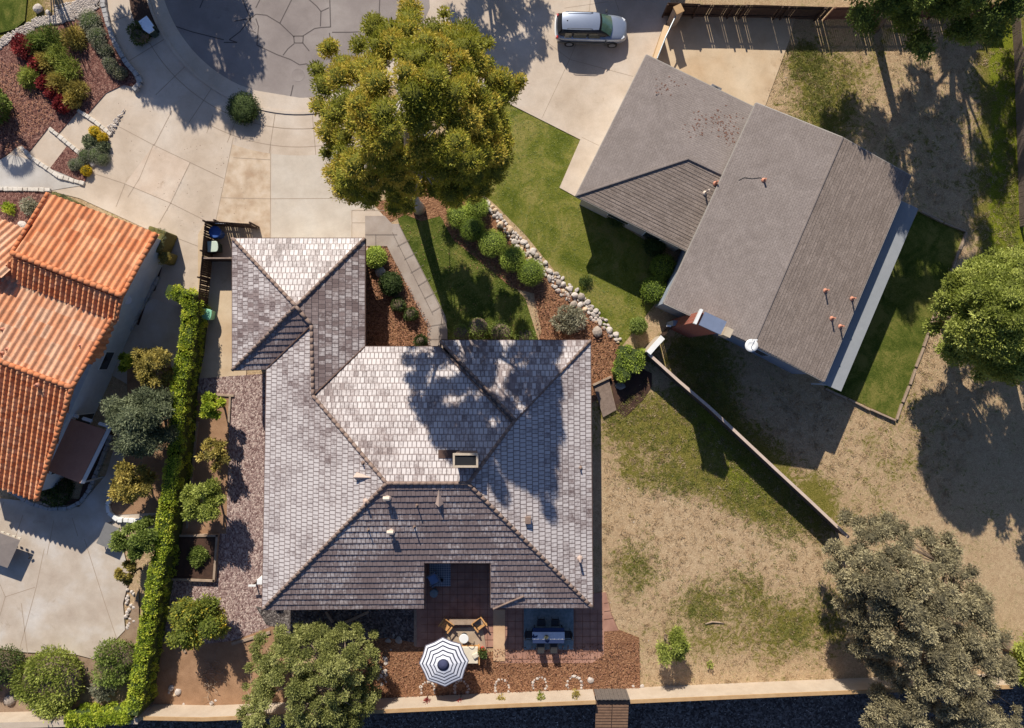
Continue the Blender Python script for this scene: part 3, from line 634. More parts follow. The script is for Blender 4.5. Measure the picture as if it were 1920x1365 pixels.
# chimney
ch = MB(); c0 = P(873, 863, 7.0); ch.box((c0.x, c0.y, 5.4), (1.25, .75, 3.2)); cho = ch.build('chimney', M_cap, home)
mb = MB(); 
for cx, cy, sx, sy in ((0, .36, 1.5, .12), (0, -.36, 1.5, .12), (-.69, 0, .12, .6), (.69, 0, .12, .6)): mb.box((c0.x + cx, c0.y + cy, 7.03), (sx, sy, .14))
mb.build('chimney_cap', nm('beige_metal', C(190, 172, 150), C(214, 198, 176), 3, rough=.5), cho)
MB().box((c0.x, c0.y, 6.97), (1.26, .60, .10)).build('flue_opening', plain('flue_dark', (.01, .01, .012, 1), .9), cho)  # flat black block painted as the dark hollow of the flue
mb = MB(); q = raypt(842, 851, plane_of(P(*g, e), P(*h, e), P(*R1, zR))); mb.box((q.x, q.y, q.z + .1), (1.3, .5, .12)); mb.build('flashing', M_fascia, home)
# roof vents of the home
M_terr = plain('rust_primer', C(205, 140, 112), .7); M_tanm = plain('tan_metal', C(196, 172, 158), .6)
roofs = {}
def onroof(px, py, pl): return raypt(px, py, pl)
plW = plane_of(P(*d, e), P(*SW, e), P(*R1, zR)); plE = plane_of(P(*j, e), P(*SE, e), P(*R2, zR)); 
def pipe(px, py, pl, hh, r, parent, mat, hat=None, base=True, nm_='vent_pipe'):
    q = onroof(px, py, pl); mb = MB(); mb.tube([q + Vector((0, 0, -.05)), q + Vector((0, 0, hh))], r, 8)
    if base: mb.lathe([(r * 3, -.02), (r * 2.6, .05), (r * 1.1, .12)], 10, c=q)
    o = mb.build(nm_, mat, parent)
    if hat: m2 = MB(); m2.tube([q + Vector((-hat, 0, hh)), q + Vector((hat, 0, hh))], r * 1.5, 8); m2.build('vent_hood', hat_m, o)
hat_m = plain('cream_metal', C(226, 206, 186), .5)
for px, py, pl, hh, r, ht in ((727, 932, plS, .45, .09, .2), (734, 995, plS, .45, .09, .2), (782, 947, plS, .5, .04, None), (777, 987, plS, .5, .04, None), (691, 993, plS, .4, .04, None), (686, 940, plW, .5, .07, None), (681, 868, plW, .3, .05, None), (1088, 877, plE, .3, .05, None), (1086, 1047, plE, .7, .08, None)):
    pipe(px, py, pl, hh, r, home, M_cap if r < .06 else M_tanm, ht)
def dormervent(px, py, pl, dirn, s=.55):
    q = onroof(px, py, pl); o, U, V, N = pl; dd = -V; side = U
    base = q; tip = q + V * (s * 1.9) + N * .02; l = q - side * s * .5; r = q + side * s * .5; top = q + N * .42 
    mb = MB(); mb.face([l, r, top]); mb.face([l, top, tip]); mb.face([top, r, tip]); mb.build('roof_vent', M_tanm, home)
dormervent(824, 944, plS, 0); dormervent(669, 893, plW, 0)
q = onroof(990, 974, plE); mb = MB(); mb.box((q.x, q.y, q.z + .15), (.35, .4, .4)); mb.build('roof_vent', M_cap, home)
mb = MB(); mb.tube([raypt(925, 1141, plS) + Vector((0, 0, .1)), raypt(955, 1128, plS) + Vector((0, 0, .1)), raypt(982, 1117, plS) + Vector((0, 0, .12))], .06, 8); pp_ = mb.build('loose_pipe', M_cap); tag(pp_, 'mauve pipe lying loose on the south roof slope right of the patio notch', 'pipe')
# ================================================================ grey shingle house (right)
def shingle(name, c1, c2, c3, sc=1.0, fl=.75):
    m, n, l, b = newmat(name)
    uv = n.new('ShaderNodeUVMap'); uv.uv_map = 'UVMap'; co = n.new('ShaderNodeTexCoord').outputs['Object']
    br = n.new('ShaderNodeTexBrick'); l.new(uv.outputs[0], br.inputs['Vector']); br.inputs['Scale'].default_value = 1; br.inputs['Brick Width'].default_value = .33 * sc; br.inputs['Row Height'].default_value = .145 * sc
    br.inputs['Mortar Size'].default_value = .012; br.inputs['Color1'].default_value = c1; br.inputs['Color2'].default_value = c3; br.inputs['Mortar'].default_value = tuple(v * .6 for v in c1[:3]) + (1,)
    f = noise(n, l, co, 9, 7, .75); g_ = noise(n, l, co, .8, 6, .7, 1)
    r = ramp(n, [(0.32, (.88, .87, .86, 1)), (.66, (1.1, 1.09, 1.08, 1))]); l.new(f.outputs[0], r.inputs[0])
    r2 = ramp(n, [(0.35, (.87, .86, .85, 1)), (.65, (1.08, 1.08, 1.08, 1))]); l.new(g_.outputs[0], r2.inputs[0])
    cc = mix(n, l, 1.0, mix(n, l, fl, br.outputs['Color'], c2), r.outputs[0], 'MULTIPLY'); cc = mix(n, l, 1.0, cc, r2.outputs[0], 'MULTIPLY')
    l.new(cc, b.inputs['Base Color']); b.inputs['Roughness'].default_value = .9; b.inputs['Specular IOR Level'].default_value = .15
    bump(n, l, math_(n, l, 'ADD', math_(n, l, 'MULTIPLY', br.outputs['Fac'], -.6), f.outputs[0]), b, .7, .03)
    return m
M_sh = shingle('grey_shingle', C(132, 122, 118), C(146, 136, 131), C(158, 148, 142))
M_sh2 = shingle('coarse_grey_shingle', C(124, 112, 104), C(152, 138, 128), C(166, 152, 142), 1.15, .6)
nb = thing('house', 'grey shingle house with low gable roof, red brick chimney and attached garage, upper right', 'house')
ez, rz_ = 4.6, 5.8
p1, p2, p3, p4 = (1418, 193), (1580, 258), (1413, 646), (1245, 568); p5, p6 = (1708, 330), (1545, 715)
facet('roof', p1, p4, ez, p2 + (rz_,), [p1, p2, p3, p4], M_sh, nb, pitch=.145, lift=.004, tiles=False, plain_uv=True)
facet('roof', p5, p6, ez, p2 + (rz_,), [p5, p6, p3, p2], M_sh2, nb, pitch=.22, lift=.018, tiles=False, plain_uv=True)
gz, gr = 3.3, 4.35
q1, q2, q3 = (1212, 103), (1080, 367), (1290, 298)
facet('garage_roof', q1, q2, gz, q3 + (gr,), [q1, q2, q3], M_sh, nb, pitch=.145, lift=.004, tiles=False, plain_uv=True)
facet('garage_roof', q1, (1412, 201), gz, q3 + (gr,), [q1, q3, (1380, 341), (1440, 214)], M_sh, nb, pitch=.145, lift=.004, tiles=False, plain_uv=True)
facet('garage_roof', q2, (1288, 470), gz, q3 + (gr,), [q2, (1308, 480), (1380, 341), q3], M_sh2, nb, pitch=.22, lift=.018, tiles=False, plain_uv=True)
mb = MB()
for p_, q_ in ((p2 + (rz_,), p3 + (rz_,)),): mb.tube([P(*p_) + Vector((0, 0, .02)), P(*q_) + Vector((0, 0, .02))], .07, 6)
for p_, q_ in ((q2 + (gz,), q3 + (gr,)), (q3 + (gr,), (1375, 338, gr))): mb.tube([P(*p_) + Vector((0, 0, .03)), P(*q_) + Vector((0, 0, .03))], .08, 6)
mb.build('ridge_cap', M_sh, nb)
mb = MB(); gm = plain('gutter_grey', C(168, 160, 150), .5)
for p_, q_, za, zb in ((p1, p4, ez, ez), (p4, p3, ez, rz_), (p3, p6, rz_, ez), (p6, p5, ez, ez), (p5, p2, ez, rz_), (p2, p1, rz_, ez), (q1, q2, gz, gz), (q2, (1288, 470), gz, gz), (q1, (1418, 203), gz, gz)): eave(mb, p_, q_, za, zb)
mb.build('gutter', gm, nb)
M_wallg = nm('shaded_white_stucco', C(150, 158, 172), C(172, 180, 192), 2, fine=40, bs=.3, bd=.01)  # white wall painted the blue-grey of its shade
def ins(poly, d_):  # shrink polygon toward its centroid-ish by offsetting edges
    n = len(poly); out = []; ar = sum(poly[k - 1][0] * poly[k][1] - poly[k][0] * poly[k - 1][1] for k in range(n)); s = 1 if ar > 0 else -1
    for k in range(n):
        p0, p_, p_2 = Vector(poly[k - 1]), Vector(poly[k]), Vector(poly[(k + 1) % n]); d1_ = (p_ - p0).normalized(); d2_ = (p_2 - p_).normalized()
        n1 = Vector((-d1_.y, d1_.x)) * s; n2 = Vector((-d2_.y, d2_.x)) * s; m_ = (n1 + n2); m_ = m_ / max(.3, m_.dot(n1)); out.append(tuple(p_ + m_ * d_))
    return out
mw = ins([tuple(P(*p_, ez)[:2]) for p_ in (p1, p2, p5, p6, p3, p4)], .3)
mb = MB(); mb.prism(mw, 0, 4.45); 
for s_, (pa, pb, pc) in enumerate(((p4, p3, p6), (p1, p2, p5))):  # gable infill
    A3, R3, B3 = P(*pa, ez), P(*pb, rz_), P(*pc, ez); cen = P(1480, 450, ez); 
    sh = Vector((cen.x - R3.x, cen.y - R3.y, 0)).normalized() * .3
    mb.face([A3 + sh + Vector((0, 0, -.15)), B3 + sh + Vector((0, 0, -.15)), R3 + sh + Vector((0, 0, -.08))])
mb.build('wall', M_wallg, nb)
mb = MB(); mb.prism(ins([tuple(P(*p_, gz)[:2]) for p_ in (q1, (1418, 204), (1375, 300), (1292, 472), q2)], .4), 0, 3.15); mb.build('garage_wall', M_wallc, nb)
wallpanels(nb, p4, p3, ez, .3, [(.55, .8, 1.0, 2.3)]); wallpanels(nb, p3, p6, ez, .3, [(.2, .4, 1.0, 2.3)])
wallpanels(nb, q2, (1288, 470), gz, .4, [(.3, .5, 1.0, 2.3), (.65, .8, 0.05, 2.2)])
wallpanels(nb, q1, q2, gz, .4, [(.15, .85, .05, 2.3)], mat=M_white)
# patio cover along the SE eave
mb = MB(); cz = 3.35; mb.prism([tuple(P(x, y, cz)[:2]) for x, y in [(1690, 376), (1722, 391), (1577, 734), (1536, 716)]], cz - .12, cz)
pc = mb.build('patio_cover', nm('sheet_metal_cover', C(146, 150, 154), C(160, 163, 166), .6, fine=3, rough=.5, bs=0), nb)
for x, y in ((1712, 398), (1668, 502), (1620, 615), (1570, 722)): qq = P(x, y, cz); MB().box((qq.x - .2, qq.y, 1.6), (.12, .12, 3.2)).build('post', M_white, nb)
# brick chimney on the SW gable
def brickmat():
    m, n, l, b = newmat('red_brick'); co = n.new('ShaderNodeTexCoord').outputs['Object']
    mp = n.new('ShaderNodeMapping'); mp.inputs['Rotation'].default_value = (math.pi / 2, 0, 0); l.new(co, mp.inputs[0])
    br = n.new('ShaderNodeTexBrick'); l.new(mp.outputs[0], br.inputs['Vector']); br.inputs['Scale'].default_value = 1; br.inputs['Brick Width'].default_value = .2; br.inputs['Row Height'].default_value = .075; br.inputs['Mortar Size'].default_value = .008
    br.inputs['Color1'].default_value = C(178, 88, 62); br.inputs['Color2'].default_value = C(150, 70, 50); br.inputs['Mortar'].default_value = C(160, 130, 115)
    l.new(br.outputs[0], b.inputs['Base Color']); b.inputs['Roughness'].default_value = .9; return m
M_brick = brickmat()
ct = P(1332, 604, 7.2); ang = math.atan2(-(646 - 568), 1413 - 1245); ux = Vector((math.cos(ang), math.sin(ang), 0))
mb = MB(); mb.box((ct.x, ct.y, 3.5), (1.55, .7, 7.0), ang); cb = mb.build('chimney', M_brick, nb)
mb = MB(); mb.box((ct.x + ux.x * .16, ct.y + ux.y * .16, 7.12), (1.4, .85, .2), ang); mb.build('chimney_cap', plain('grey_metal_cap', C(140, 152, 176), .4, .3), cb)
mb = MB(); mb.box((ct.x - ux.x * .78, ct.y - ux.y * .78, 7.1), (.16, .95, .3), ang); mb.build('cap_edge', M_white, cb)
bv = P(1366, 623, 6.2); mb = MB(); mb.box((bv.x, bv.y, 5.7), (.45, .55, 1.0), ang); mb.build('roof_vent', plain('beige_vent', C(200, 184, 160), .6), nb)
# satellite dish
ds = P(1408, 648, 5.9); mb = MB(); mb.lathe([(.05, -.06), (.22, -.02), (.40, .05), (.40, .07), (.2, 0), (.01, -.03)], 22); dt = thing('satellite_dish', 'round white satellite dish on the gable edge of the grey house', 'satellite dish', (ds.x, ds.y, 5.95))
mb.build('dish', M_white, dt, smooth=True); mb = MB(); mb.tube([(0, 0, -.3), (0, 0, 0)], .04); mb.tube([(0, -.1, 0), (0, .15, .45), (0, .3, .6)], .025); mb.box((0, .32, .62), (.28, .1, .1)); mb.build('feed_arm', M_white, dt)
plN2 = plane_of(P(*p5, ez), P(*p6, ez), P(*p2, rz_)); plN1 = plane_of(P(*p1, ez), P(*p4, ez), P(*p2, rz_)); plG = plane_of(P(*q2, gz), P(1288, 470, gz), P(*q3, gr))
for x, y, pl, hh, mt in ((1547, 545, plN2, .5, M_terr), (1597, 560, plN2, .5, M_terr), (1559, 597, plN2, .5, M_terr), (1575, 612, plN2, .5, M_terr), (1432, 338, plN1, .4, M_terr), (1341, 344, plG, .6, M_terr), (1322, 362, plG, .9, hat_m)):
    pipe(x, y, pl, hh, .055, nb, mt)
q = raypt(1436, 337, plN1); mb = MB(); mb.tube([raypt(x, y, plN1) + Vector((0, 0, .03)) for x, y in ((1385, 338), (1395, 333), (1410, 335), (1425, 333), (1432, 338))], .015, 5); mb.build('roof_cable', plain('black_rubber', (.03, .03, .03, 1), .7), nb)
# leaf litter on the garage roof
g_ = np.random.default_rng(5); plG1 = plane_of(P(*q1, gz), P(1412, 201, gz), P(*q3, gr)); mb = MB()
for k_ in range(150):
    x, y = g_.normal(1345, 30), g_.normal(232, 13)
    if k_ % 5 == 0: x, y = g_.uniform(1225, 1290), g_.uniform(140, 180)
    if k_ % 6 == 1: x, y = g_.normal(1362, 6), g_.normal(250, 14)
    if x > 1393 - (y - 240) * .45: continue
    q = raypt(x, y, plG1) + Vector((0, 0, .03)); a_ = g_.uniform(0, 6.3); s_ = g_.uniform(.03, .07); dx, dy = Vector((math.cos(a_), math.sin(a_), 0)) * s_ * 2.2, Vector((-math.sin(a_), math.cos(a_), 0)) * s_
    mb.face([q - dx * .7, q - dy * .7, q + dx * .7, q + dy * .7])
tag(mb.build('fallen_leaves', plain('brown_leaf_litter', C(130, 92, 76), .9)), kind='stuff')
# ================================================================ orange clay tile house (left)
def claymat(name, c1, c2, c3):
    m, n, l, b = newmat(name); co = n.new('ShaderNodeTexCoord').outputs['Object']
    at = n.new('ShaderNodeAttribute'); at.attribute_name = 'tc'; sc = n.new('ShaderNodeSeparateColor'); l.new(at.outputs['Color'], sc.inputs[0])
    r = ramp(n, [(0.05, c1), (0.5, c2), (0.95, c3)]); l.new(sc.outputs[0], r.inputs[0])
    f = noise(n, l, co, 7, 6, .75); rr = ramp(n, [(0.3, (.8, .78, .76, 1)), (.7, (1.12, 1.14, 1.18, 1))]); l.new(f.outputs[0], rr.inputs[0])
    ds = noise(n, l, co, 1.6, 8, .8, .4); dr_ = ramp(n, [(0.46, (0, 0, 0, 1)), (0.66, (.55, .55, .55, 1))]); l.new(ds.outputs[0], dr_.inputs[0])
    l.new(mix(n, l, dr_.outputs[0], mix(n, l, 1.0, r.outputs[0], rr.outputs[0], 'MULTIPLY'), C(150, 122, 100)), b.inputs['Base Color']); b.inputs['Roughness'].default_value = .85; b.inputs['Specular IOR Level'].default_value = .2
    bump(n, l, f.outputs[0], b, .3, .01); return m
M_clay = claymat('orange_clay_tile', C(200, 124, 82, 1.05), C(214, 142, 98, 1.05), C(222, 160, 118, 1.05))
M_clay2 = claymat('pale_clay_tile', C(212, 146, 106, 1.1), C(218, 160, 124, 1.1), C(218, 174, 142, 1.1))
M_clay3 = claymat('brown_clay_tile', C(192, 120, 78, .95), C(210, 140, 94, .95), C(220, 162, 120, .95))
def barrel(name, e0, e1, z0, apex, pts, mat, parent, rib=.42, course=.45, hgt=.105, seed=0, taper=.03):
    rd = random.Random(seed); E0, E1, A_ = P(*e0, z0), P(*e1, z0), P(*apex); pl = plane_of(E0, E1, A_); o, U, V, N = pl
    W3 = [raypt(x, y, pl) for x, y in pts]; uv = [((w - o).dot(U), (w - o).dot(V)) for w in W3]
    mb = MB(); mb.face([w - N * .04 for w in W3]); umin, umax = min(a_ for a_, _ in uv), max(a_ for a_, _ in uv); vmin, vmax = min(b_ for _, b_ in uv), max(b_ for _, b_ in uv)
    nc = max(1, round((umax - umin) / rib)); rib = (umax - umin) / nc; seg = 9
    prof = []
    for s_ in range(seg + 1):
        t = s_ / seg
        prof.append((t, hgt * (math.sin(math.pi * t / .64) if t < .64 else -.25 * math.sin(math.pi * (t - .64) / .36))))
    for c_ in range(nc):
        uc = umin + (c_ + .32) * rib; cc = clip(uv, uc - .02, uc + .02, vmin - 1, vmax + 1)
        if len(cc) < 3: continue
        lo, hi = min(b_ for _, b_ in cc), max(b_ for _, b_ in cc); v = vmin - rd.uniform(0, .04)
        while v < hi:
            va, vb = max(v, lo), min(v + course, hi)
            if vb - va > .02:
                rv = (rd.random(), 0, 0, 1); rows = []
                for vv in (va, vb):
                    t = (vv - v) / course; k1 = 1 + taper * (1 - t) * 3
                    rows.append([o + U * (umin + (c_ + tt) * rib + rd.uniform(-.002, .002)) + V * vv + N * (hh * k1 + taper * (1 - t) * 1.2 + .02) for tt, hh in prof])
                for s_ in range(seg):
                    f_ = [rows[0][s_], rows[0][s_ + 1], rows[1][s_ + 1], rows[1][s_]]
                    if U.cross(V).dot(N) < 0: f_.reverse()
                    mb.face(f_, [(s_ / seg, 0), ((s_ + 1) / seg, 0), ((s_ + 1) / seg, 1), (s_ / seg, 1)], rv)
                mb.face(rows[0] + [o + U * (umin + (c_ + 1) * rib) + V * va - N * .03, o + U * (umin + c_ * rib) + V * va - N * .03], None, (rv[0] * .3, 0, 0, 1))
            v += course
    ob = mb.build(name, mat, parent); return pl
oh = thing('house', 'orange barrel tiled house with white walls on the left edge', 'house')
barrel('roof', (90, 362), (292, 437), 3.0, (230, 553, 4.6), [(90, 362), (292, 437), (230, 553), (22, 474)], M_clay, oh, seed=1, course=.9, taper=.012)
barrel('roof', (2, 520), (215, 602), 3.9, (228, 560, 4.5), [(2, 518), (215, 600), (229, 560), (24, 480)], M_clay3, oh, seed=2, rib=.36, course=.32, taper=.06)
barrel('roof', (0, 520), (210, 600), 3.85, (135, 727, 5.2), [(-60, 495), (208, 598), (135, 727), (-60, 655)], M_clay2, oh, seed=3, course=.9, taper=.012)
barrel('roof', (-110, 350), (45, 428), 3.0, (22, 474, 4.0), [(-60, 385), (45, 428), (4, 520), (-60, 500)], M_clay2, oh, seed=4, course=.9, taper=.012)
barrel('roof', (0, 915), (68, 937), 3.0, (135, 727, 5.2), [(-70, 890), (68, 937), (136, 728), (-70, 655)], M_clay3, oh, seed=5, rib=.36, course=.32, taper=.06, hgt=.11)
barrel('roof', (216, 602), (187, 668), 3.7, (150, 700, 4.7), [(216, 602), (190, 668), (160, 682), (205, 602)], M_clay3, oh, seed=6)
mb = MB(); mb.prism([tuple(P(x, y, 3.9)[:2]) for x, y in [(4, 505), (14, 508), (216, 588), (212, 608), (0, 528), (-60, 505), (-60, 485)]], 3.85, 3.93); mb.build('roof_valley', nm('tan_mortar', C(196, 160, 130), C(214, 180, 148), 2), oh)
mb = MB()
for p_, q_, r_ in (((22, 474, 4.68), (230, 555, 4.68), .17), ((292, 437, 3.1), (230, 553, 4.68), .14), ((-60, 655, 5.3), (135, 727, 5.3), .16), ((135, 727, 5.3), (68, 937, 3.1), .15), ((209, 598, 4.0), (135, 727, 5.3), .14), ((90, 362, 3.1), (22, 474, 4.6), .12), ((229, 556, 4.55), (216, 604, 3.9), .11)):
    capline(mb, P(*p_), P(*q_), r_, 0.02, .12)
mb.build('ridge_cap', M_clay, oh, smooth=True)
wf = [tuple(P(x, y, 3.0)[:2]) for x, y in [(98, 374), (283, 443), (203, 610), (150, 730), (60, 925), (-80, 885), (-80, 400), (40, 436)]]
mb = MB(); mb.prism(wf, 0, 2.9)
for pts_ in (((286, 441, 2.9), (225, 556, 2.9), (226, 553, 4.5)), ((135, 727, 2.9), (64, 935, 2.9), (133, 729, 5.0)), ((208, 600, 2.9), (135, 727, 2.9), (133, 727, 5.0), (206, 600, 3.7))):
    mb.face([P(*t_) for t_ in pts_])
mb.build('wall', M_wallw, oh)
wallpanels(oh, (150, 730), (203, 610), 3.0, 0, [(.3, .6, 1.0, 2.0)]); wallpanels(oh, (60, 925), (150, 730), 3.0, 0, [(.15, .35, 1.0, 2.0), (.6, .75, .1, 2.1)])
mb = MB(); mb.tube([P(238, 562, 2.3), P(238, 562, .6)], .3, 12); mb.build('wall_drum', M_wallw, oh)
pl_o = plane_of(P(0, 520, 3.85), P(210, 600, 3.85), P(135, 727, 5.2))
for x, y in ((152, 648), (15, 655), (5, 618), (4, 662), (70, 722)): pipe(x, y, pl_o, .3, .05, oh, M_terr)
# brown awning roof with white beams
aw = thing('patio_awning', 'flat dark brown patio awning with pale side beams below the orange house', 'awning')
mb = MB(); mb.prism([tuple(P(x, y, 2.5)[:2]) for x, y in [(122, 782), (198, 806), (150, 906), (88, 882)]], 2.42, 2.5); mb.build('awning_roof', nm('brown_awning', C(170, 118, 96), C(186, 134, 110), 2, fine=10), aw)
mb = MB(); A3, B3 = P(128, 776, 2.35), P(206, 800, 2.35); C3 = P(154, 905, 2.35)
for u0 in (0, .33, .72): 
    p_, q_ = A3.lerp(B3, u0 + .02), A3.lerp(B3, u0 + .24); MB().tube([p_, q_], .12, 4).build('pale_slat', M_wallw, aw)
mb = MB(); mb.tube([B3, C3], .16, 4)
mb.build('side_beam', M_wallw, aw)
for p_ in (A3, B3, C3): MB().box((p_.x, p_.y, 1.2), (.1, .1, 2.4)).build('post', M_wallw, aw)
# ================================================================ walls and fences
M_block = nm('cream_block_wall', C(184, 166, 146), C(204, 188, 168), 1.2, fine=20, bs=.3)
M_capst = nm('ochre_wall_cap', C(180, 142, 98), C(200, 166, 122), 2, fine=20, bs=.2)
def wallrun(name, label, cat, pts, h, th, mat, capm=None, zpix=None, group=None, capw=.06, caph=.06):
    """free-standing wall; pts are the pixels of its top edge"""
    t = thing(name, label, cat, group=group); q = [P(x, y, h) for x, y in pts]; mb = MB(); mc = MB()
    def band(w_):
        Lf, Rt = [], []
        for k_, p_ in enumerate(q):
            d0 = (q[k_] - q[max(k_ - 1, 0)]); d1_ = (q[min(k_ + 1, len(q) - 1)] - q[k_]); d_ = (d0.normalized() + d1_.normalized()).normalized(); nn = Vector((-d_.y, d_.x, 0)) * w_ / 2
            Lf.append(tuple((p_ + nn).xy)); Rt.append(tuple((p_ - nn).xy))
        return Lf + Rt[::-1]
    mb.prism(band(th), 0, h - caph); mc.prism(band(th + capw), h - caph, h)
    mb.build('wall_body', mat, t); mc.build('coping', capm or mat, t); return t
wallrun('garden_wall', 'long cream block wall along the bottom between the big shrub and the gate', 'wall', [(262, 1347), (380, 1349), (500, 1344), (720, 1334), (940, 1324), (1117, 1317)], 1.8, .18, M_block, M_capst)
wallrun('garden_wall', 'cream block wall with ochre coping along the bottom right of the gate', 'wall', [(1182, 1316), (1340, 1309), (1500, 1302), (1650, 1296), (1900, 1288)], 1.8, .18, M_block, M_capst)
wallrun('garden_wall', 'white-capped low wall in the bottom left corner beside the lime hedge', 'wall', [(-60, 1362), (60, 1359), (125, 1357), (258, 1352)], 1.6, .35, M_block)
wallrun('boundary_wall', 'long thin grey-topped boundary wall running diagonally between the two yards', 'wall', [(1216, 663), (1270, 712), (1332, 765), (1455, 880), (1520, 940), (1592, 1008)], 1.7, .13, nm('dark_wall_render', C(70, 60, 58), C(92, 82, 78), 2), nm('grey_coping', C(200, 178, 162), C(220, 198, 182), 2))
wallrun('garden_wall', 'short white-capped wall between boundary wall and the grey house', 'wall', [(1216, 662), (1228, 648), (1243, 632)], 1.9, .3, M_block, M_white)
wallrun('garden_wall', 'cream capped wall slanting between the car driveway and side yard pad', 'wall', [(1250, 48), (1240, 78), (1229, 112)], 1.6, .3, M_capst, nm('cream_cap', C(232, 196, 150), C(240, 206, 165), 2))
M_wood = nm('dark_fence_wood', C(58, 44, 38), C(92, 72, 62), 4, fine=30, bs=.4)
M_woodg = nm('greyed_fence_wood', C(128, 110, 98), C(160, 140, 126), 4, fine=30, bs=.4)
M_woodl = nm('weathered_timber', C(150, 128, 108), C(186, 164, 142), 3, fine=24, bs=.4)
def boardfence(label, pts, h, mat, gap=.012, bw=.14, seed=0, group=None, missing=.06, railm=None):
    rd = random.Random(seed); t = thing('wooden_fence', label, 'fence', group=group); q = [P(x, y, h) for x, y in pts]; mb = MB(); mr = MB(); mp = MB()
    for a_, b_ in zip(q, q[1:]):
        a_ = a_.copy(); b_ = b_.copy(); a_.z = b_.z = 0; d_ = b_ - a_; L_ = d_.length; d_.normalize(); rz = math.atan2(d_.y, d_.x); nn = Vector((-d_.y, d_.x, 0)); s_ = 0; hs = h + rd.uniform(-.08, .08)
        while s_ < L_:
            w_ = bw * rd.uniform(.9, 1.05); c_ = a_ + d_ * (s_ + w_ / 2)
            if int(s_ / 2.4) != int((s_ - bw) / 2.4): hs = h + rd.uniform(-.12, .06)
            mb.box((c_.x, c_.y, hs / 2), (w_, .02, hs - rd.uniform(0, .02)), rz + rd.uniform(-.02, .02))
            s_ += w_ + gap + (rd.uniform(.01, .035) if rd.random() < missing * 4 else 0)
        m_ = (a_ + b_) / 2
        for zz in (.35, h - .3): mr.box((m_.x - nn.x * .04, m_.y - nn.y * .04, zz), (L_, .05, .09), rz)
        k_ = 0
        while k_ <= L_: c_ = a_ + d_ * k_ - nn * .1; MB().box((c_.x, c_.y, (h + .05) / 2), (.1, .1, h + .05), rz).build('post', railm or mat, t); k_ += 2.4
    mb.build('boards', mat, t); mr.build('rail', railm or mat, t); return t
boardfence('dark board fence casting slatted shadow along the top of the side yard pad', [(1252, 6), (1310, 8), (1400, 9), (1480, 11), (1560, 13)], 1.7, M_wood, .004, seed=2, missing=.05, railm=M_wood)
boardfence('reddish board fence behind the tall tree at the top right', [(1565, 13), (1700, 11), (1800, 9), (1902, 8)], 1.7, nm('red_fence', C(104, 70, 58), C(134, 96, 80), 4), seed=3)
boardfence('grey board fence running down the far right edge of the dry yard', [(1930, 420), (1925, 260), (1919, 90), (1915, 30), (1911, 4)], .9, M_woodg, .008, seed=4)
boardfence('dark board fence around the bin enclosure and side path west of the brown house', [(468, 420), (384, 414), (379, 470), (374, 520), (370, 562)], 1.7, M_wood, .006, seed=5)
t_ = thing('wooden_fence', 'short dark cross fence closing the bin enclosure beside the brown house', 'fence'); mb = MB(); aa, bb = P(378, 484, 1.5), P(437, 486, 1.5); mb.box(((aa.x + bb.x) / 2, aa.y, .75), (bb.x - aa.x, .04, 1.5)); mb.build('boards', M_wood, t_); mb = MB(); mb.box(((aa.x + bb.x) / 2, aa.y, 1.5), (bb.x - aa.x, .1, .06)); mb.build('top_rail', M_woodg, t_)
boardfence('thin weathered fence hidden under the east side of the long lime hedge', [(372, 600), (352, 700), (334, 870), (318, 990), (300, 1090), (285, 1190), (268, 1335)], 1.15, M_woodg, seed=6)
# gates
t_ = thing('garden_gate', 'grey ribbed gate with brown plank ramp through the bottom wall', 'gate'); mb = MB()
aa, bb = P(1118, 1312, 1.6), P(1181, 1312, 1.6)
for k_ in range(16): mb.box((aa.x + (bb.x - aa.x) * (k_ + .5) / 16, aa.y + .02 * (k_ % 2), .8), ((bb.x - aa.x) / 16 * .94, .06, 1.6))
mb.build('gate_panel', nm('gate_grey', C(98, 90, 84), C(122, 112, 104), 4), t_)
mb = MB()
for k_ in range(2):
    x0 = aa.x + (bb.x - aa.x) * k_ / 2; 
    for jj in range(14): mb.box((x0 + (bb.x - aa.x) / 4 + .14 * 0, aa.y - .35 - jj * .22, 1.25 - jj * .05), ((bb.x - aa.x) / 2 * .96, .20, .05))
mb.build('plank_ramp', nm('ramp_brown', C(110, 84, 66), C(140, 110, 88), 4), t_)
t_ = thing('side_gate', 'dark slatted gate with pale post between short wall and grey house', 'gate'); aa, bb = P(1246, 629, 1.8), P(1266, 606, 1.8); mb = MB()
for k_ in range(9): c_ = aa.lerp(bb, (k_ + .5) / 9); mb.box((c_.x, c_.y, .9), (.07, .05, 1.75), math.atan2(bb.y - aa.y, bb.x - aa.x))
mb.build('slats', M_wood, t_); mb = MB(); mb.box((bb.x, bb.y, .98), (.35, .35, 1.95)); mb.build('post', M_wallg, t_); mb = MB(); c_ = P(1254, 611, 1.98); mb.box((c_.x, c_.y, 1.98), (.3, .12, .06), -.1); mb.build('latch_plate', M_white, t_)
t_ = thing('gate_post', 'cream boxed post with long grey metal rail at top of the slanting wall', 'post'); c_ = P(1272, 18, 2.0); mb = MB(); mb.box((c_.x, c_.y, 1.0), (.5, .5, 2.0), .45); mb.build('post_shaft', M_wallb, t_); mb = MB(); mb.box((c_.x, c_.y, 2.05), (.56, .56, .1), .45); mb.build('post_cap', M_capst, t_)
mb = MB(); mb.tube([P(1268, 28, 1.7), P(1248, 70, 1.7), P(1232, 110, 1.7)], .05, 8); mb.build('rail', plain('grey_rail', C(150, 156, 160), .4, .5), t_)
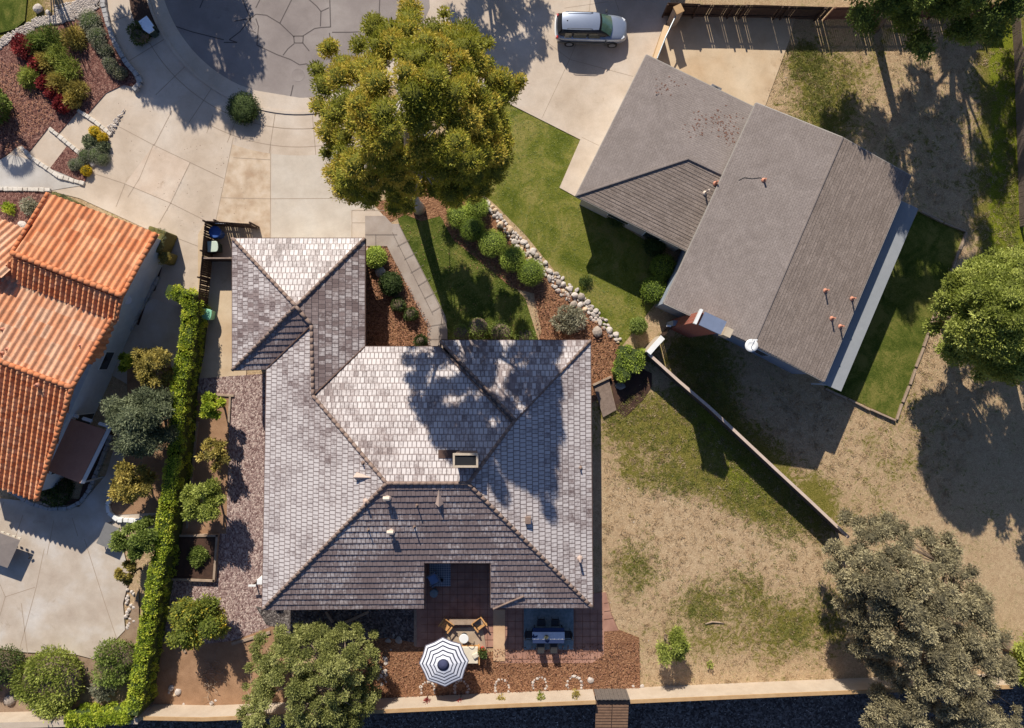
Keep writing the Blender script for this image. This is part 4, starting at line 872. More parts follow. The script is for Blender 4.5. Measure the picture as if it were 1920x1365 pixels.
# stone kerb wall by the sidewalk and stone step edges
def stones_curb(name, label, pts, w_, h_, seed, mat, cat='kerb', cell=.32):
    rd = random.Random(seed); t = thing(name, label, cat); q = [P(x, y) for x, y in pts]; mb = MB()
    for a_, b_ in zip(q, q[1:]):
        d_ = b_ - a_; L_ = d_.length; d_.normalize(); n_ = max(1, int(L_ / cell)); rz = math.atan2(d_.y, d_.x)
        for k_ in range(n_):
            c_ = a_ + d_ * L_ * (k_ + .5) / n_; hh = h_ * rd.uniform(.85, 1.1)
            mb.box((c_.x, c_.y, hh / 2), (L_ / n_ * rd.uniform(.88, 1.02), w_ * rd.uniform(.85, 1.1), hh), rz + rd.uniform(-.07, .07))
    mb.build('stones', mat, t, bevel=.03); return t
M_stone = nm('pale_rubble', C(196, 184, 168), C(236, 228, 216), 2.5, fine=16, bs=.5)
M_stoneg = nm('grey_rubble', C(150, 148, 146), C(196, 192, 188), 2.5, fine=16, bs=.5)
stones_curb('stone_edging', 'low grey stone edging curving beside the shaded sidewalk', [(194, -20), (197, 10), (205, 45), (220, 85), (240, 120), (262, 145), (266, 158), (255, 172)], .32, .35, 1, M_stoneg, 'edging')
stones_curb('stone_step', 'upper pale stone step edge beside the red plant, ends at pebble wedge', [(148, 208), (170, 222), (190, 237), (210, 254)], .26, .16, 2, M_stone, 'step')
stones_curb('stone_step', 'middle pale stone step edge crossing to the grey cushion plants', [(94, 241), (120, 262), (150, 287), (178, 311)], .26, .18, 3, M_stone, 'step')
stones_curb('stone_step', 'lowest pale stone step edge curving around the mulch planter', [(40, 276), (62, 297), (92, 318), (112, 332), (160, 345)], .26, .18, 4, M_stone, 'step')
stones_curb('stone_edging', 'pale stone edging between grey walkway and orange tiled roof', [(-60, 354), (0, 355), (55, 356), (97, 357)], .26, .2, 5, M_stone, 'edging')
stones_curb('stone_edging', 'grey stone edging curving round the shrubs below the orange house', [(20, 918), (60, 942), (95, 953), (130, 952), (155, 940), (172, 915), (186, 880), (200, 845), (212, 815)], .25, .3, 6, M_stoneg, 'edging')
stones_curb('stone_edging', 'white curved raised planter edge under the golden shrub', [(215, 925), (205, 945), (208, 960), (225, 973), (255, 975), (285, 970)], .3, .35, 7, M_white, 'edging')
stones_curb('stone_edging', 'grey low planter wall in the shade along the white house wall', [(300, 520), (262, 590), (250, 618), (235, 612)], .22, .3, 8, M_stoneg, 'edging')
# dark soil planters in the shade by the white wall
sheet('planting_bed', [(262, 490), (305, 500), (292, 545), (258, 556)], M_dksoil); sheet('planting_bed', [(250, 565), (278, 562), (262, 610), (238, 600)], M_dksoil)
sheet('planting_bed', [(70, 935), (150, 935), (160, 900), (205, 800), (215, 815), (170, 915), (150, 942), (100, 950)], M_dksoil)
sheet('planting_bed', [(240, 690), (320, 660), (330, 780), (300, 960), (215, 965), (208, 945), (232, 870), (240, 800)], M_dirt2)
# timbers
def timber(label, p_, q_, w_=.14, h_=.16, mat=None, group=None):
    a_, b_ = P(*p_), P(*q_); o = MB().box(((a_.x + b_.x) / 2, (a_.y + b_.y) / 2, h_ / 2 + .02), ((b_ - a_).length, w_, h_), math.atan2(b_.y - a_.y, b_.x - a_.x)).build('timber_edging', mat or M_woodl, bevel=.01); tag(o, label, 'timber', group)
timber('horizontal landscape timber at the top of the planting strip near the lemon tree', (388, 739), (440, 742)); timber('vertical landscape timber right of the top planting strip', (433, 744), (430, 800))
timber('long timber edging between the gravel yard and the bare bed', (436, 1206), (508, 1184), .2); timber('short timber in shade left of the orange-spotted tree', (292, 1216), (318, 1186), .14); timber('timber under the orange-spotted tree', (322, 1190), (350, 1222), .14)
timber('long strip timber down the west side of the planting strip', (372, 790), (352, 990), .16); timber('angled timber below the roof edge right of the tree', (648, 1166), (692, 1146), .18); timber('angled timber below the roof edge left of pair', (612, 1146), (625, 1166), .16)
timber('pale timber edge on the west side of the patio', (779, 1142), (779, 1210), .2, .1)
# planter box
t_ = thing('planter_box', 'square wooden raised planter box with dark soil and leafy plants on the gravel', 'planter'); mb = MB(); cr_ = [(327, 1002), (411, 1002), (405, 1086), (322, 1083)]
for k_ in range(4):
    a_, b_ = P(*cr_[k_]), P(*cr_[(k_ + 1) % 4]); mb.box(((a_.x + b_.x) / 2, (a_.y + b_.y) / 2, .2), ((b_ - a_).length + .12, .14 + .01 * (k_ % 2), .4), math.atan2(b_.y - a_.y, b_.x - a_.x))
mb.build('box_frame', M_woodl, t_); mb = MB(); mb.prism(PX([(330, 1005), (408, 1005), (402, 1083), (325, 1080)]), .05, .3); mb.build('soil', M_dksoil, t_)
# ================================================================ rocks
def rockmesh(seed, mat, name='rock'):
    rd = random.Random(seed); bm = bmesh.new(); bmesh.ops.create_icosphere(bm, subdivisions=2, radius=1)
    ax = [Vector((rd.gauss(0, 1), rd.gauss(0, 1), rd.gauss(0, 1))).normalized() for _ in range(9)]; of = [rd.uniform(.62, .92) for _ in ax]
    for v in bm.verts:
        for a_, f_ in zip(ax, of):
            d_ = v.co.dot(a_)
            if d_ > f_: v.co -= a_ * (d_ - f_)
    me = bpy.data.meshes.new(name); bm.to_mesh(me); bm.free(); me.materials.append(mat); return me
M_rock = nm('white_quartz_rock', C(176, 162, 150), C(230, 220, 210), 1.4, fine=9, bs=.5, bd=.03)
M_rockt = nm('tan_rock', C(200, 172, 140), C(232, 208, 178), 1.4, fine=9, bs=.5, bd=.03)
M_rockg = nm('grey_boulder', C(140, 134, 126), C(184, 178, 168), 1.4, fine=9, bs=.5, bd=.03)
RM = [rockmesh(i, M_rock if i % 4 else (M_rockt if i else nm('dun_rock', C(150, 136, 124), C(196, 182, 168), 1.4, fine=9, bs=.5))) for i in range(8)]; RG = [rockmesh(i + 20, M_rockg) for i in range(3)]
def rock(px, py, s, label, group=None, me=None, rd=random, z=0.0, name='rock', cat='rock', fl=.65):
    o = bpy.data.objects.new(name, me or rd.choice(RM)); COL.objects.link(o); o.location = P(px, py); o.location.z = z + s * fl * .45
    o.scale = (s * rd.uniform(.8, 1.2), s * rd.uniform(.7, 1.05), s * fl); o.rotation_euler = (rd.uniform(-.2, .2), rd.uniform(-.2, .2), rd.uniform(0, 6.28)); return tag(o, label, cat, group)
rdk = random.Random(3); line = [(905, 372), (935, 408), (965, 448), (1000, 485), (1035, 520), (1070, 552), (1105, 582), (1135, 610), (1160, 640)]
wd = [4, 7, 11, 13, 13, 18, 13, 9, 6]; placed = []
for _ in range(2600):
    t0 = rdk.uniform(0, len(line) - 1.001); k_ = int(t0); f_ = t0 - k_; x = line[k_][0] * (1 - f_) + line[k_ + 1][0] * f_; y = line[k_][1] * (1 - f_) + line[k_ + 1][1] * f_
    w_ = wd[k_] * (1 - f_) + wd[k_ + 1] * f_; off = rdk.uniform(-w_, w_) * .8; x += off * .68; y -= off * .73; s_ = rdk.choice([.13, .16, .2, .25, .32])
    if any((x - a_) ** 2 + (y - b_) ** 2 < ((s_ + c_) * K * .62) ** 2 for a_, b_, c_ in placed): continue
    placed.append((x, y, s_))
    if len(placed) > 205: break
for x, y, s_ in placed: rock(x, y, s_, ('small' if s_ < .18 else 'medium' if s_ < .28 else 'large') + ' whitish rock in the lawn border, ' + ('upper stretch beside the first ball shrubs' if y < 440 else 'stretch beside the middle ball shrubs' if y < 490 else 'stretch beside the last ball shrub' if y < 540 else 'stretch above the sage bush' if y < 590 else 'lower end near the tan boulder'), 'white rocks in the border between the two lawns', rd=rdk)
for x, y, s_, lb in ((1119, 622, .42, 'large rounded tan boulder in the mulch next to the pale bush'), (714, 511, .42, 'white boulder in the bed between round shrub and front path'), (1107, 1274, .26, 'lone white rock on mulch right of the fifth stone ring'), (1163, 724, .35, 'grey oval rock in shade below the clipped hedge block'), (1172, 706, .28, 'grey rock half under the clipped hedge block'), (74, 18, .42, 'large pale boulder beside the dry lawn at top left'), (92, 25, .25, 'small round pale stone next to the boulder at top left'),
    (22, 1310, .45, 'big beige boulder above the bottom left wall'), (45, 422, .35, 'white rock beside the orange roof and bark bed')):
    rock(x, y, s_, lb, me=RG[0] if 'grey' in lb else (RM[0] if 'tan' in lb or 'beige' in lb else RM[3]), rd=rdk, z=.05 if x > 1000 and y < 700 else 0)
for x, y, s_ in ((1178, 1288, .12), (1187, 1286, .15), (1196, 1284, .12), (1203, 1286, .17), (1170, 1290, .1)): rock(x, y, s_, 'small white rock in the row against the wall right of the gate', 'small white rocks beside the gate', rd=rdk)
for x, y, s_ in ((728, 1202, .25), (733, 1216, .2), (748, 1200, .38), (738, 1190, .18), (760, 1193, .15), (757, 1207, .16), (730, 1226, .15), (722, 1195, .15)): rock(x, y, s_, 'grey flagstone rock at the shaded bed corner left of the patio', 'grey rocks left of the patio', rd=rdk, me=RG[1], fl=.4)
for k_ in range(26): rock(rdk.uniform(700, 725), rdk.uniform(1225, 1285), rdk.choice([.1, .14, .18]), 'cream rubble stone beside the big leafy tree', 'cream rubble beside the big tree', rd=rdk)
for k_ in range(22): rock(rdk.uniform(5, 130), rdk.uniform(1290, 1345), rdk.choice([.12, .18, .25]), 'loose rock among the rubble at bottom left', 'loose rocks at bottom left', rd=rdk, me=rdk.choice([RM[1], RG[0], RM[4], RG[1]]))
for k_ in range(16): rock(rdk.uniform(192, 240), rdk.uniform(1265, 1325), rdk.choice([.1, .14, .2]), 'small rock in the gap between the two green shrubs', 'small rocks between the two green shrubs', rd=rdk)
for k_ in range(7): rock(rdk.uniform(15, 42), rdk.uniform(1225, 1245), .2, 'white rock at the edge of the pale patio', 'white rocks at patio edge', rd=rdk, me=RM[2])
for x, y, s_ in ((322, 1290, .25), (335, 1296, .28), (328, 1302, .15), (318, 1298, .12), (345, 1320, .12), (398, 1318, .2), (405, 1312, .12)): rock(x, y, s_, 'pale rock on the bare bed above the bottom wall', 'pale rocks on the bare bed', rd=rdk)
for k_ in range(18): rock(240 + 6 * math.sin(k_) + (k_ % 3) * 3, 1105 + k_ * 4.2, .16, 'white stone edging the patio beside the hedge', 'white stones by the hedge', rd=rdk, me=RM[2])
# tiny pebbles: stuff
def pebbles(name, poly, n, smin, smax, mat, seed):
    rd = random.Random(seed); mb = MB(); xs = [p_[0] for p_ in poly]; ys = [p_[1] for p_ in poly]; k_ = 0
    base = [(1, 0, 0), (.3, .9, 0), (-.8, .6, 0), (-.8, -.6, 0), (.3, -.9, 0), (.1, 0, .8)]
    while k_ < n:
        x, y = rd.uniform(min(xs), max(xs)), rd.uniform(min(ys), max(ys))
        if not inpoly(x, y, poly): continue
        s_ = rd.uniform(smin, smax); q = P(x, y); M_ = Matrix.Translation((q.x, q.y, LAYER[0] - .01)) @ Matrix.Rotation(rd.uniform(0, 6.3), 4, 'Z') @ Matrix.Diagonal((s_, s_ * .8, s_ * .8, 1))
        mb.add(base, [(0, 1, 5), (1, 2, 5), (2, 3, 5), (3, 4, 5), (4, 0, 5)], M_); k_ += 1
    o = mb.build(name, mat); tag(o, kind='stuff')
pebbles('pebbles', [(-10, 80), (40, 52), (70, 35), (100, 30), (150, 0), (190, -5), (175, 22), (120, 45), (70, 52), (60, 65), (25, 75), (0, 95)], 1500, .05, .12, M_rock, 1)
pebbles('pebbles', [(236, 204), (210, 255), (204, 238)], 90, .04, .09, M_rock, 2)
pebbles('pebbles', [(100, 10), (190, 0), (190, 15), (140, 40), (110, 40)], 300, .05, .12, M_rock, 3)
# ring planters along the wall
def ringplanter(cx, cy, lab, lm, seed):
    rd = random.Random(seed)
    for k_ in range(11):
        a_ = math.radians(155 + 230 * k_ / 10 + 0); rock(cx + 13 * math.cos(a_) + rd.uniform(-1, 1), cy + 15 * math.sin(a_) + rd.uniform(-1, 1), rd.uniform(.09, .14), 'pale stone in the ring planter ' + lab[1], 'stones of the ring planter ' + lab[1], rd=rd, me=RM[rd.choice([1, 2, 3, 5])], cat='stone', name='border_stone', z=.05)
    t = thing('border_plant', lab[0], 'plant', P(cx, cy + 8)); cl = [(rd.uniform(-.1, .1), rd.uniform(-.5, .1), .5 + rd.random() * .9, .18) for _ in range(6)]
    mb = MB(); [mb.tube([(0, 0, 0), (c_[0] * .5, c_[1] * .5, c_[2] * .6), c_[:3]], .012, 5) for c_ in cl]; mb.build('stem', M_bark, t)
    leaves('foliage', cl, 260, .16, .07, lm, t, seed=seed, core=.3)
for cx, cy, lb, lm in ((802, 1292, ('red-leaved plant in the leftmost stone ring below the striped parasol', 'below the parasol, leftmost'), LF_red), (865, 1290, ('red-leaved plant in the shaded stone ring right of the parasol shadow', 'in shade beside the parasol'), LF_red), (941, 1288, ('yellow-green plant in the middle stone ring against the wall', 'in the middle of five'), LF_tan), (1012, 1284, ('orange and green plant in the stone ring below the dining chairs', 'below the dining chairs'), LF_org), (1077, 1282, ('green plant in the rightmost stone ring before the grey gate', 'nearest the grey gate'), LF_tan)):
    ringplanter(cx, cy, lb, lm, cx)
# ================================================================ vegetation
def poly_tree(name, label, cat, base, poly, zl, zt, n, rmin, rmax, nleaf, Ll, Wl, lm, seed, **kw):
    under = kw.pop('under', .35); cl = dome(poly, zl, zt, n, rmin, rmax, random.Random(seed), under, kw.pop('sepf', .85)); return tree(name, label, cat, base, cl, nleaf, Ll, Wl, lm, seed=seed, **kw)
big = [(690, 35), (745, 25), (752, 2), (775, 2), (790, 20), (835, 20), (845, 5), (852, 45), (885, 45), (915, 70), (932, 100), (922, 125), (935, 140), (945, 175), (945, 215), (958, 260), (955, 300), (935, 345), (905, 370), (870, 385), (825, 380), (800, 355), (780, 380), (768, 402), (740, 400), (730, 370), (700, 385), (660, 380), (620, 360), (600, 300), (615, 268), (595, 255), (588, 220), (582, 140), (600, 80), (625, 80), (640, 98), (652, 68), (680, 62)]
cl = dome(big, 12.0, 18.6, 118, .42, .68, random.Random(4), .0, 1.34)
rl = random.Random(44)
for k_ in range(48): q = P(rl.uniform(770, 925), rl.uniform(270, 400)); cl.append((q.x, q.y, rl.uniform(4.0, 9.0), rl.uniform(.3, .55)))
for x, y, z in ((745, 330, 12), (758, 372, 9.5), (800, 325, 12), (778, 290, 14), (822, 345, 11), (850, 368, 9.5), (742, 385, 9), (775, 345, 11), (690, 370, 10), (940, 150, 13), (930, 185, 13), (952, 172, 12)): q = P(x, y, z); cl.append((q.x, q.y, z, .55))
for x, y, z, r in ((965, 158, 12, .4), (610, 95, 12, .35), (975, 150, 12.2, .3), (622, 88, 12.3, .35)): q = P(x, y, z); cl.append((q.x, q.y, q.z, r))
tree('eucalyptus_tree', 'tall yellow-green tree with tufted crown at the cul-de-sac in the top centre', 'tree', (786, 392), cl, 120000, .16, .05, LF_euc, M_pbark, .34, seed=4, fork=.35, nl=90, core=.78, blob=.8, up=.45, outward=1.0, rnd=.45)
brown = [(1600, 970), (1650, 960), (1680, 955), (1700, 975), (1740, 985), (1790, 1000), (1812, 1030), (1838, 1060), (1850, 1095), (1868, 1135), (1895, 1180), (1905, 1240), (1912, 1300), (1910, 1400), (1640, 1400), (1650, 1345), (1670, 1290), (1640, 1260), (1600, 1230), (1588, 1180), (1560, 1130), (1555, 1090), (1562, 1050), (1590, 1010)]
poly_tree('olive_tree', 'large dusty brown-grey tree filling the bottom right corner', 'tree', (1700, 1150), brown, 3.2, 8.0, 200, .34, .58, 110000, .17, .05, LF_brn, 5, bark=M_bark, r0=.25, nl=120, core=.6, under=.3, sepf=1.0)
ctr = [(470, 1195), (520, 1170), (565, 1165), (600, 1170), (650, 1165), (680, 1180), (700, 1205), (722, 1225), (715, 1250), (700, 1290), (712, 1320), (680, 1365), (700, 1400), (440, 1400), (445, 1330), (455, 1290), (462, 1240)]
poly_tree('leafy_tree', 'wide olive-green tree with visible bare twigs at the bottom centre-left', 'tree', (590, 1255), ctr, 2.2, 5.0, 140, .24, .44, 60000, .15, .06, LF_ctr, 6, bark=M_woodl, r0=.16, nl=110, core=.5, blob=.55, under=.3, sepf=.95)
poly_tree('round_tree', 'bright green round tree at the right edge beside the shaded yard', 'tree', (1770, 600), [(1770, 520), (1800, 500), (1850, 470), (1900, 460), (1990, 470), (2040, 590), (1990, 720), (1920, 725), (1870, 715), (1820, 690), (1790, 650), (1775, 620), (1785, 580)], 5.0, 9.5, 120, .42, .66, 80000, .18, .075, LF_brt, 7, r0=.3, nl=40, core=.6, sepf=1.0)
def blobtree(name, label, base, zc, rx, rz, n, r, nleaf, lm, seed, cat='tree', Ll=.26, Wl=.1, bark=None, r0=.3, dx=0, dy=0, zmin=0, group=None):
    rd = random.Random(seed); b_ = P(*base); cl = []
    for _ in range(n):
        a_ = rd.uniform(0, 6.283); c_ = rd.uniform(-1, 1); s_ = math.sqrt(1 - c_ * c_); q_ = rd.uniform(.45, 1.0); cl.append((b_.x + dx + rx * q_ * s_ * math.cos(a_), b_.y + dy + rx * q_ * s_ * math.sin(a_), max(zmin, zc + rz * q_ * c_), r * rd.uniform(.7, 1.2)))
    return tree(name, label, cat, base, cl, nleaf, Ll, Wl, lm, bark, r0, seed, nl=14, core=.4, group=group)
blobtree('shade_tree', 'big dark green tree overhanging the fence at the top right', (1640, 52), 8.8, 5.9, 4.6, 120, .72, 80000, LF_grn, 8, dx=-.8, dy=.5, Ll=.2, Wl=.08)
blobtree('yard_tree', 'tree beyond the top edge dappling the dry yard near the far fence', (1745, -75), 9.0, 5.2, 3.6, 85, .55, 16000, LF_grn, 18)
blobtree('lime_tree', 'lime green tree at the right edge beside the large brown tree', (1885, 1210), 3.2, 2.2, 2.2, 40, .6, 20000, LF_brt, 9, dx=.7)
# trees just outside the frame whose shadows fall into it
blobtree('street_tree', 'tree beyond the top edge shading the sidewalk and stone edging', (250, -158), 7.0, 3.2, 2.4, 44, .7, 20000, LF_grn, 15)
blobtree('street_tree', 'tree just beyond the top edge shading the cul-de-sac', (338, -172), 7.2, 3.9, 2.6, 70, .65, 24000, LF_grn, 10)
blobtree('street_tree', 'tree just beyond the top edge dappling the driveway behind the car', (880, -170), 6.0, 3.5, 2.4, 55, .45, 9000, LF_grn, 11)
blobtree('yard_tree', 'tree beyond the right edge shading the dry yard', (1890, 690), 6.5, 3.4, 2.6, 60, .5, 9500, LF_grn, 12)
# neighbour garage beyond the top edge
ng = thing('garage', 'neighbour garage just beyond the top edge above the parked car', 'garage'); mb = MB(); mb.prism([tuple(P(x, y)[:2]) for x, y in [(1108, -235), (1250, -215), (1245, -60), (1100, -52)]], 0, 2.8); mb.build('wall', M_wallc, ng); mb = MB(); mb.prism([tuple(P(x, y)[:2]) for x, y in [(1098, -245), (1262, -225), (1255, -50), (1092, -42)]], 2.8, 3.0); mb.build('roof', M_sh, ng)
# hedge: long body plus top leaves
def hedge(label, path, h, w_, n, lm, seed, Ll=.14, Wl=.08, taper=None):
    t = thing('hedge', label, 'hedge'); q = [P(x, y, h) for x, y in path]; g = np.random.default_rng(seed); mb = MB(); cl = []; rd = random.Random(seed)
    for a_, b_ in zip(q, q[1:]):
        d_ = b_ - a_; L_ = d_.length; rz = math.atan2(d_.y, d_.x); m_ = (a_ + b_) / 2; mb.box((m_.x, m_.y, h / 2 - .05), (L_ + w_ * .7, w_ * .86, h - .1), rz)
        n_ = int(L_ / .28); dn = d_.normalized(); nn = Vector((-dn.y, dn.x, 0))
        for k_ in range(n_):
            for s_ in (-.34, 0, .34):
                c_ = a_ + d_ * (k_ + rd.random()) / n_ + nn * w_ * (s_ + rd.uniform(-.08, .08)); cl.append((c_.x, c_.y, h - .2 + rd.uniform(-.06, .08), .22)); 
                if s_: cl.append((c_.x + nn.x * s_ * .25, c_.y + nn.y * s_ * .25, rd.uniform(.2, h - .3), .24))
    mb.build('inner_occluder', M_greencore, t); leaves('foliage', cl, n, Ll, Wl, lm, t, seed=seed, core=.6, up=.5); return t  # dark boxes added inside the hedge as an occluder
hedge('long lime-green hedge separating the orange house from the gravel side yard', [(318, 545), (352, 560), (352, 600), (345, 660), (333, 720), (325, 850), (310, 950), (297, 1040), (275, 1160), (262, 1240), (252, 1300), (248, 1335)], 2.3, .8, 62000, LF_hed, 3, Ll=.11, Wl=.065)
hedge('low yellow-green hedge along the bottom wall at the left', [(122, 1354), (180, 1352), (238, 1346)], 1.9, .5, 9000, LF_hed, 5)
# round clipped shrubs by the stone border
for x, y, r, lb, h_ in ((893, 383, .82, 'clipped ball shrub under the big tree edge, farthest of the row', 1.2), (858, 401, .85, 'clipped ball shrub partly beneath the big tree, left one', 1.2), (884, 424, .88, 'bright clipped ball shrub third from the big tree', 1.3), (922, 452, .98, 'broad clipped ball shrub in the middle of the row', 1.35), (961, 481, .92, 'clipped ball shrub second from the lower end of the row', 1.35), (996, 507, .95, 'clipped ball shrub at the lower end of the row beside the rocks', 1.4)):
    f = 1 - .6 * h_ / H; r *= .9; ball('round_shrub', lb, 960 + (x - 960) * f, 682.5 + (y - 682.5) * f, r, h_, LF_box if y < 460 else LF_box, 6500, seed=x, group='clipped ball shrubs along the stone border', Ll=.065, Wl=.04)
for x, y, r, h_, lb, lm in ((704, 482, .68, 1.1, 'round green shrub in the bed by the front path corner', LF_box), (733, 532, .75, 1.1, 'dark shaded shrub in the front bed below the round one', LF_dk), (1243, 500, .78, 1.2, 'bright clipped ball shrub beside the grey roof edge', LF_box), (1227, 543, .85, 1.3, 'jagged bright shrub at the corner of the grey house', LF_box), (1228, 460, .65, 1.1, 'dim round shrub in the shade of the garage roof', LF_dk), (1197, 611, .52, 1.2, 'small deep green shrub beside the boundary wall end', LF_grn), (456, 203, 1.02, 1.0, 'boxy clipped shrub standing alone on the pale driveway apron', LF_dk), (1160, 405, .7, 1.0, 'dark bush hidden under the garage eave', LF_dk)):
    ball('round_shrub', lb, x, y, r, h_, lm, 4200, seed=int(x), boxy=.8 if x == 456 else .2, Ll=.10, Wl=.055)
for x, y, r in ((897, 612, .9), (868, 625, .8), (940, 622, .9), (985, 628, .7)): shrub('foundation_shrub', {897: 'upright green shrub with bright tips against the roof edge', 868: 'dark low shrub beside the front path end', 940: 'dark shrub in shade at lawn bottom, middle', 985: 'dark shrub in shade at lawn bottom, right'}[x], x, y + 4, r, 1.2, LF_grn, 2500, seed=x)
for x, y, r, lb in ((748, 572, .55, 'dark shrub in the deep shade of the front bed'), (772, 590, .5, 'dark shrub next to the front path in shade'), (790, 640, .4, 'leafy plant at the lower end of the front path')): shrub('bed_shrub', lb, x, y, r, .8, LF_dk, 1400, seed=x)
# clipped hedge block by the wall
hb = thing('hedge', 'clipped angular hedge block beside the wall junction', 'hedge'); q = [tuple(P(x, y, .6)[:2]) for x, y in [(1162, 648), (1210, 660), (1200, 690), (1166, 712), (1150, 700)]]; mb = MB(); mb.prism(q, 0, 1.1); mb.build('inner_occluder', M_greencore, hb)  # dark block added inside the leaves as an occluder
rdh = random.Random(8); cl = []
while len(cl) < 90:
    x, y = rdh.uniform(1150, 1210), rdh.uniform(648, 712)
    if inpoly(x, y, [(1162, 648), (1210, 660), (1200, 690), (1166, 712), (1150, 700)]): p_ = P(x, y, .6); cl.append((p_.x, p_.y, 1.0 + rdh.uniform(-.1, .1), .2)); cl.append((p_.x, p_.y, rdh.uniform(.2, .9), .22))
leaves('foliage', cl, 9000, .12, .06, LF_box, hb, seed=8)
shrub('pale_bush', 'pale sage-coloured bushy plant on mulch near the tan boulder', 1066, 600, 1.15, .9, LF_sage, 2600, .2, .07, seed=4, solid=False, k=10)
shrub('low_bush', 'small dark weed in the lawn right of the rock border', 1098, 528, .45, .3, LF_dk, 500, .14, .05, seed=5, solid=False)
# west side trees
def smalltree(label, px, py, zc, r, n, nleaf, lm, seed, Ll=.16, Wl=.08, name='small_tree', core=.35, bark=None, rr=.32):
    rd = random.Random(seed); b_ = P(px, py, zc); cl = []
    for _ in range(n):
        a_ = rd.uniform(0, 6.283); q_ = math.sqrt(rd.random()); cl.append((b_.x + r * q_ * math.cos(a_), b_.y + r * q_ * math.sin(a_), zc + (1 - q_) * r * .6 + rd.uniform(-.5, .3) * r, r * rr * rd.uniform(.7, 1.2)))
    f = 1 - zc / H; return tree(name, label, 'tree', (960 + (px - 960) * f, 682.5 + (py - 682.5) * f + 4), cl, nleaf, Ll, Wl, lm, bark, .06 + r * .02, seed, nl=10, core=core)
smalltree('grey-green dense tree between the awning and the lime hedge', 266, 790, 3.2, 1.9, 34, 22000, LF_gry, 21, .2, .06, 'dense_tree')
smalltree('golden tan shrub tree below the grey-green one', 248, 905, 2.2, 1.25, 18, 6500, LF_tan, 22, .16, .1)
smalltree('dark green tree on the patio edge above the yellow-leaved bush', 252, 1010, 2.3, 1.2, 18, 8000, LF_grn, 23)
smalltree('yellow-leaved bush hugging the hedge at the patio', 240, 1075, 1.6, .6, 8, 2200, LF_tan, 24)
smalltree('tan-leaved sparse tree beside the orange house wall', 288, 688, 2.4, 1.3, 20, 5500, LF_tan, 25, .18, .07)
smalltree('small bright yellow-green bush beside the white wall', 236, 680, 1.5, .55, 8, 1800, LF_hed, 26)
smalltree('leaning lemon tree with bright leaves at top of the planting strip', 397, 762, 2.0, .72, 13, 2200, LF_hed, 27, .2, .1, rr=.3)
smalltree('thin yellowish sapling in the middle of the planting strip', 400, 855, 1.8, .95, 14, 1700, LF_tan, 28, .2, .09, rr=.28)
smalltree('round bright green tree at the lower planting strip', 383, 938, 2.4, 1.25, 24, 10000, LF_brt, 29, .17, .07)
smalltree('bushy citrus tree dotted with orange fruit above the bare bed', 371, 1166, 2.2, 1.6, 30, 13000, LF_org, 30, .17, .09, 'citrus_tree')
smalltree('feathery young green tree in the yard near the bottom wall', 1260, 1210, 2.0, 1.0, 18, 5200, LF_brt, 31, .2, .05)
shrub('shrub', 'large rounded green shrub at the bottom left above the rocks', 112, 1268, 2.3, 1.7, LF_brt, 15000, .18, .08, seed=33, rx=2.6, k=14); shrub('shrub', 'dark green pointed shrub joined to the hedge end', 230, 1232, 1.7, 1.5, LF_grn, 9000, .16, .07, seed=34, k=10)
shrub('shrub', 'dark shrub cut by the left edge at the bottom', 10, 1250, 1.7, 1.3, LF_dk, 6000, .16, .07, seed=35, k=9)
shrub('spiky_weed', 'thin spiky weed at the edge of the pale patio', 98, 1218, .35, .5, LF_gry, 160, .4, .03, seed=36, solid=False); shrub('grey_bush', 'wispy grey-green bush between the two green shrubs', 200, 1285, .8, 1.0, LF_sg, 1700, .2, .05, seed=37, solid=False)
shrub('planter_plants', 'leafy herbs growing in the wooden planter box', 378, 1040, .9, .7, LF_grn, 2600, .16, .06, seed=38, solid=False, rx=.7, cat='plants')
shrub('shrub', 'green leafy bush cut by the left edge beside the mulch', -8, 205, 1.4, 1.3, LF_grn, 5000, .2, .1, seed=39, k=9)
shrub('dark_shrub', 'dark shrubs in the shade of the orange roof corner', 108, 918, 1.3, .7, LF_dk, 4200, .14, .08, seed=40)
shrub('small_plant', 'small pale green plant in the bark bed above the orange roof', 60, 388, .6, .5, LF_sage, 900, .16, .08, seed=41, solid=False); shrub('small_plant', 'small bright plant in the bark bed at the left edge', 22, 392, .45, .5, LF_hed, 600, .16, .08, seed=42, solid=False)
shrub('sprout', 'tiny green seedling on the dry lawn right of the feathery tree', 1330, 1244, .18, .35, LF_brt, 90, .16, .06, seed=43, solid=False)
# top-left bed
for x, y, r, lb in ((52, 92, .95, 'largest dark red bush next to the white pebbles'), (78, 125, .6, 'small maroon bush between green grasses'), (90, 160, .55, 'round dark red rosette bush in the middle of the bed'), (106, 178, .5, 'maroon bush touching the lowest red one'), (122, 198, .6, 'bright red bush at the lower end of the bed by the steps')): shrub('red_bush', lb, x, y, r, .7, LF_red, 1500, .17, .1, seed=int(x), solid=False)
for x, y, r, lm, lb in ((75, 85, .7, LF_grn, 'mid green mound beside the largest red bush'), (100, 75, .8, LF_grn, 'green strappy plant below the bare stems'), (115, 110, .85, LF_brt, 'bright green strappy clump in the centre of the bed'), (135, 135, .85, LF_brt, 'bright green clump near the shaded side'), (95, 120, .7, LF_tan, 'straw yellow grass clump in the bed'), (118, 160, .8, LF_tan, 'pale yellow-green grass clump'), (62, 148, .65, LF_brt, 'light green clump on the mulch side'), (145, 75, .8, LF_tan, 'olive grass mound beside the shaded bushes'), (150, 175, .8, LF_tan, 'yellowish grass clump above the steps'), (142, 190, .5, LF_tan, 'dry tuft at the bed corner')):
    shrub('grass_clump', lb, x, y, r, .7, lm, 1600, .3, .045, seed=int(x + y), solid=False, cat='plant')
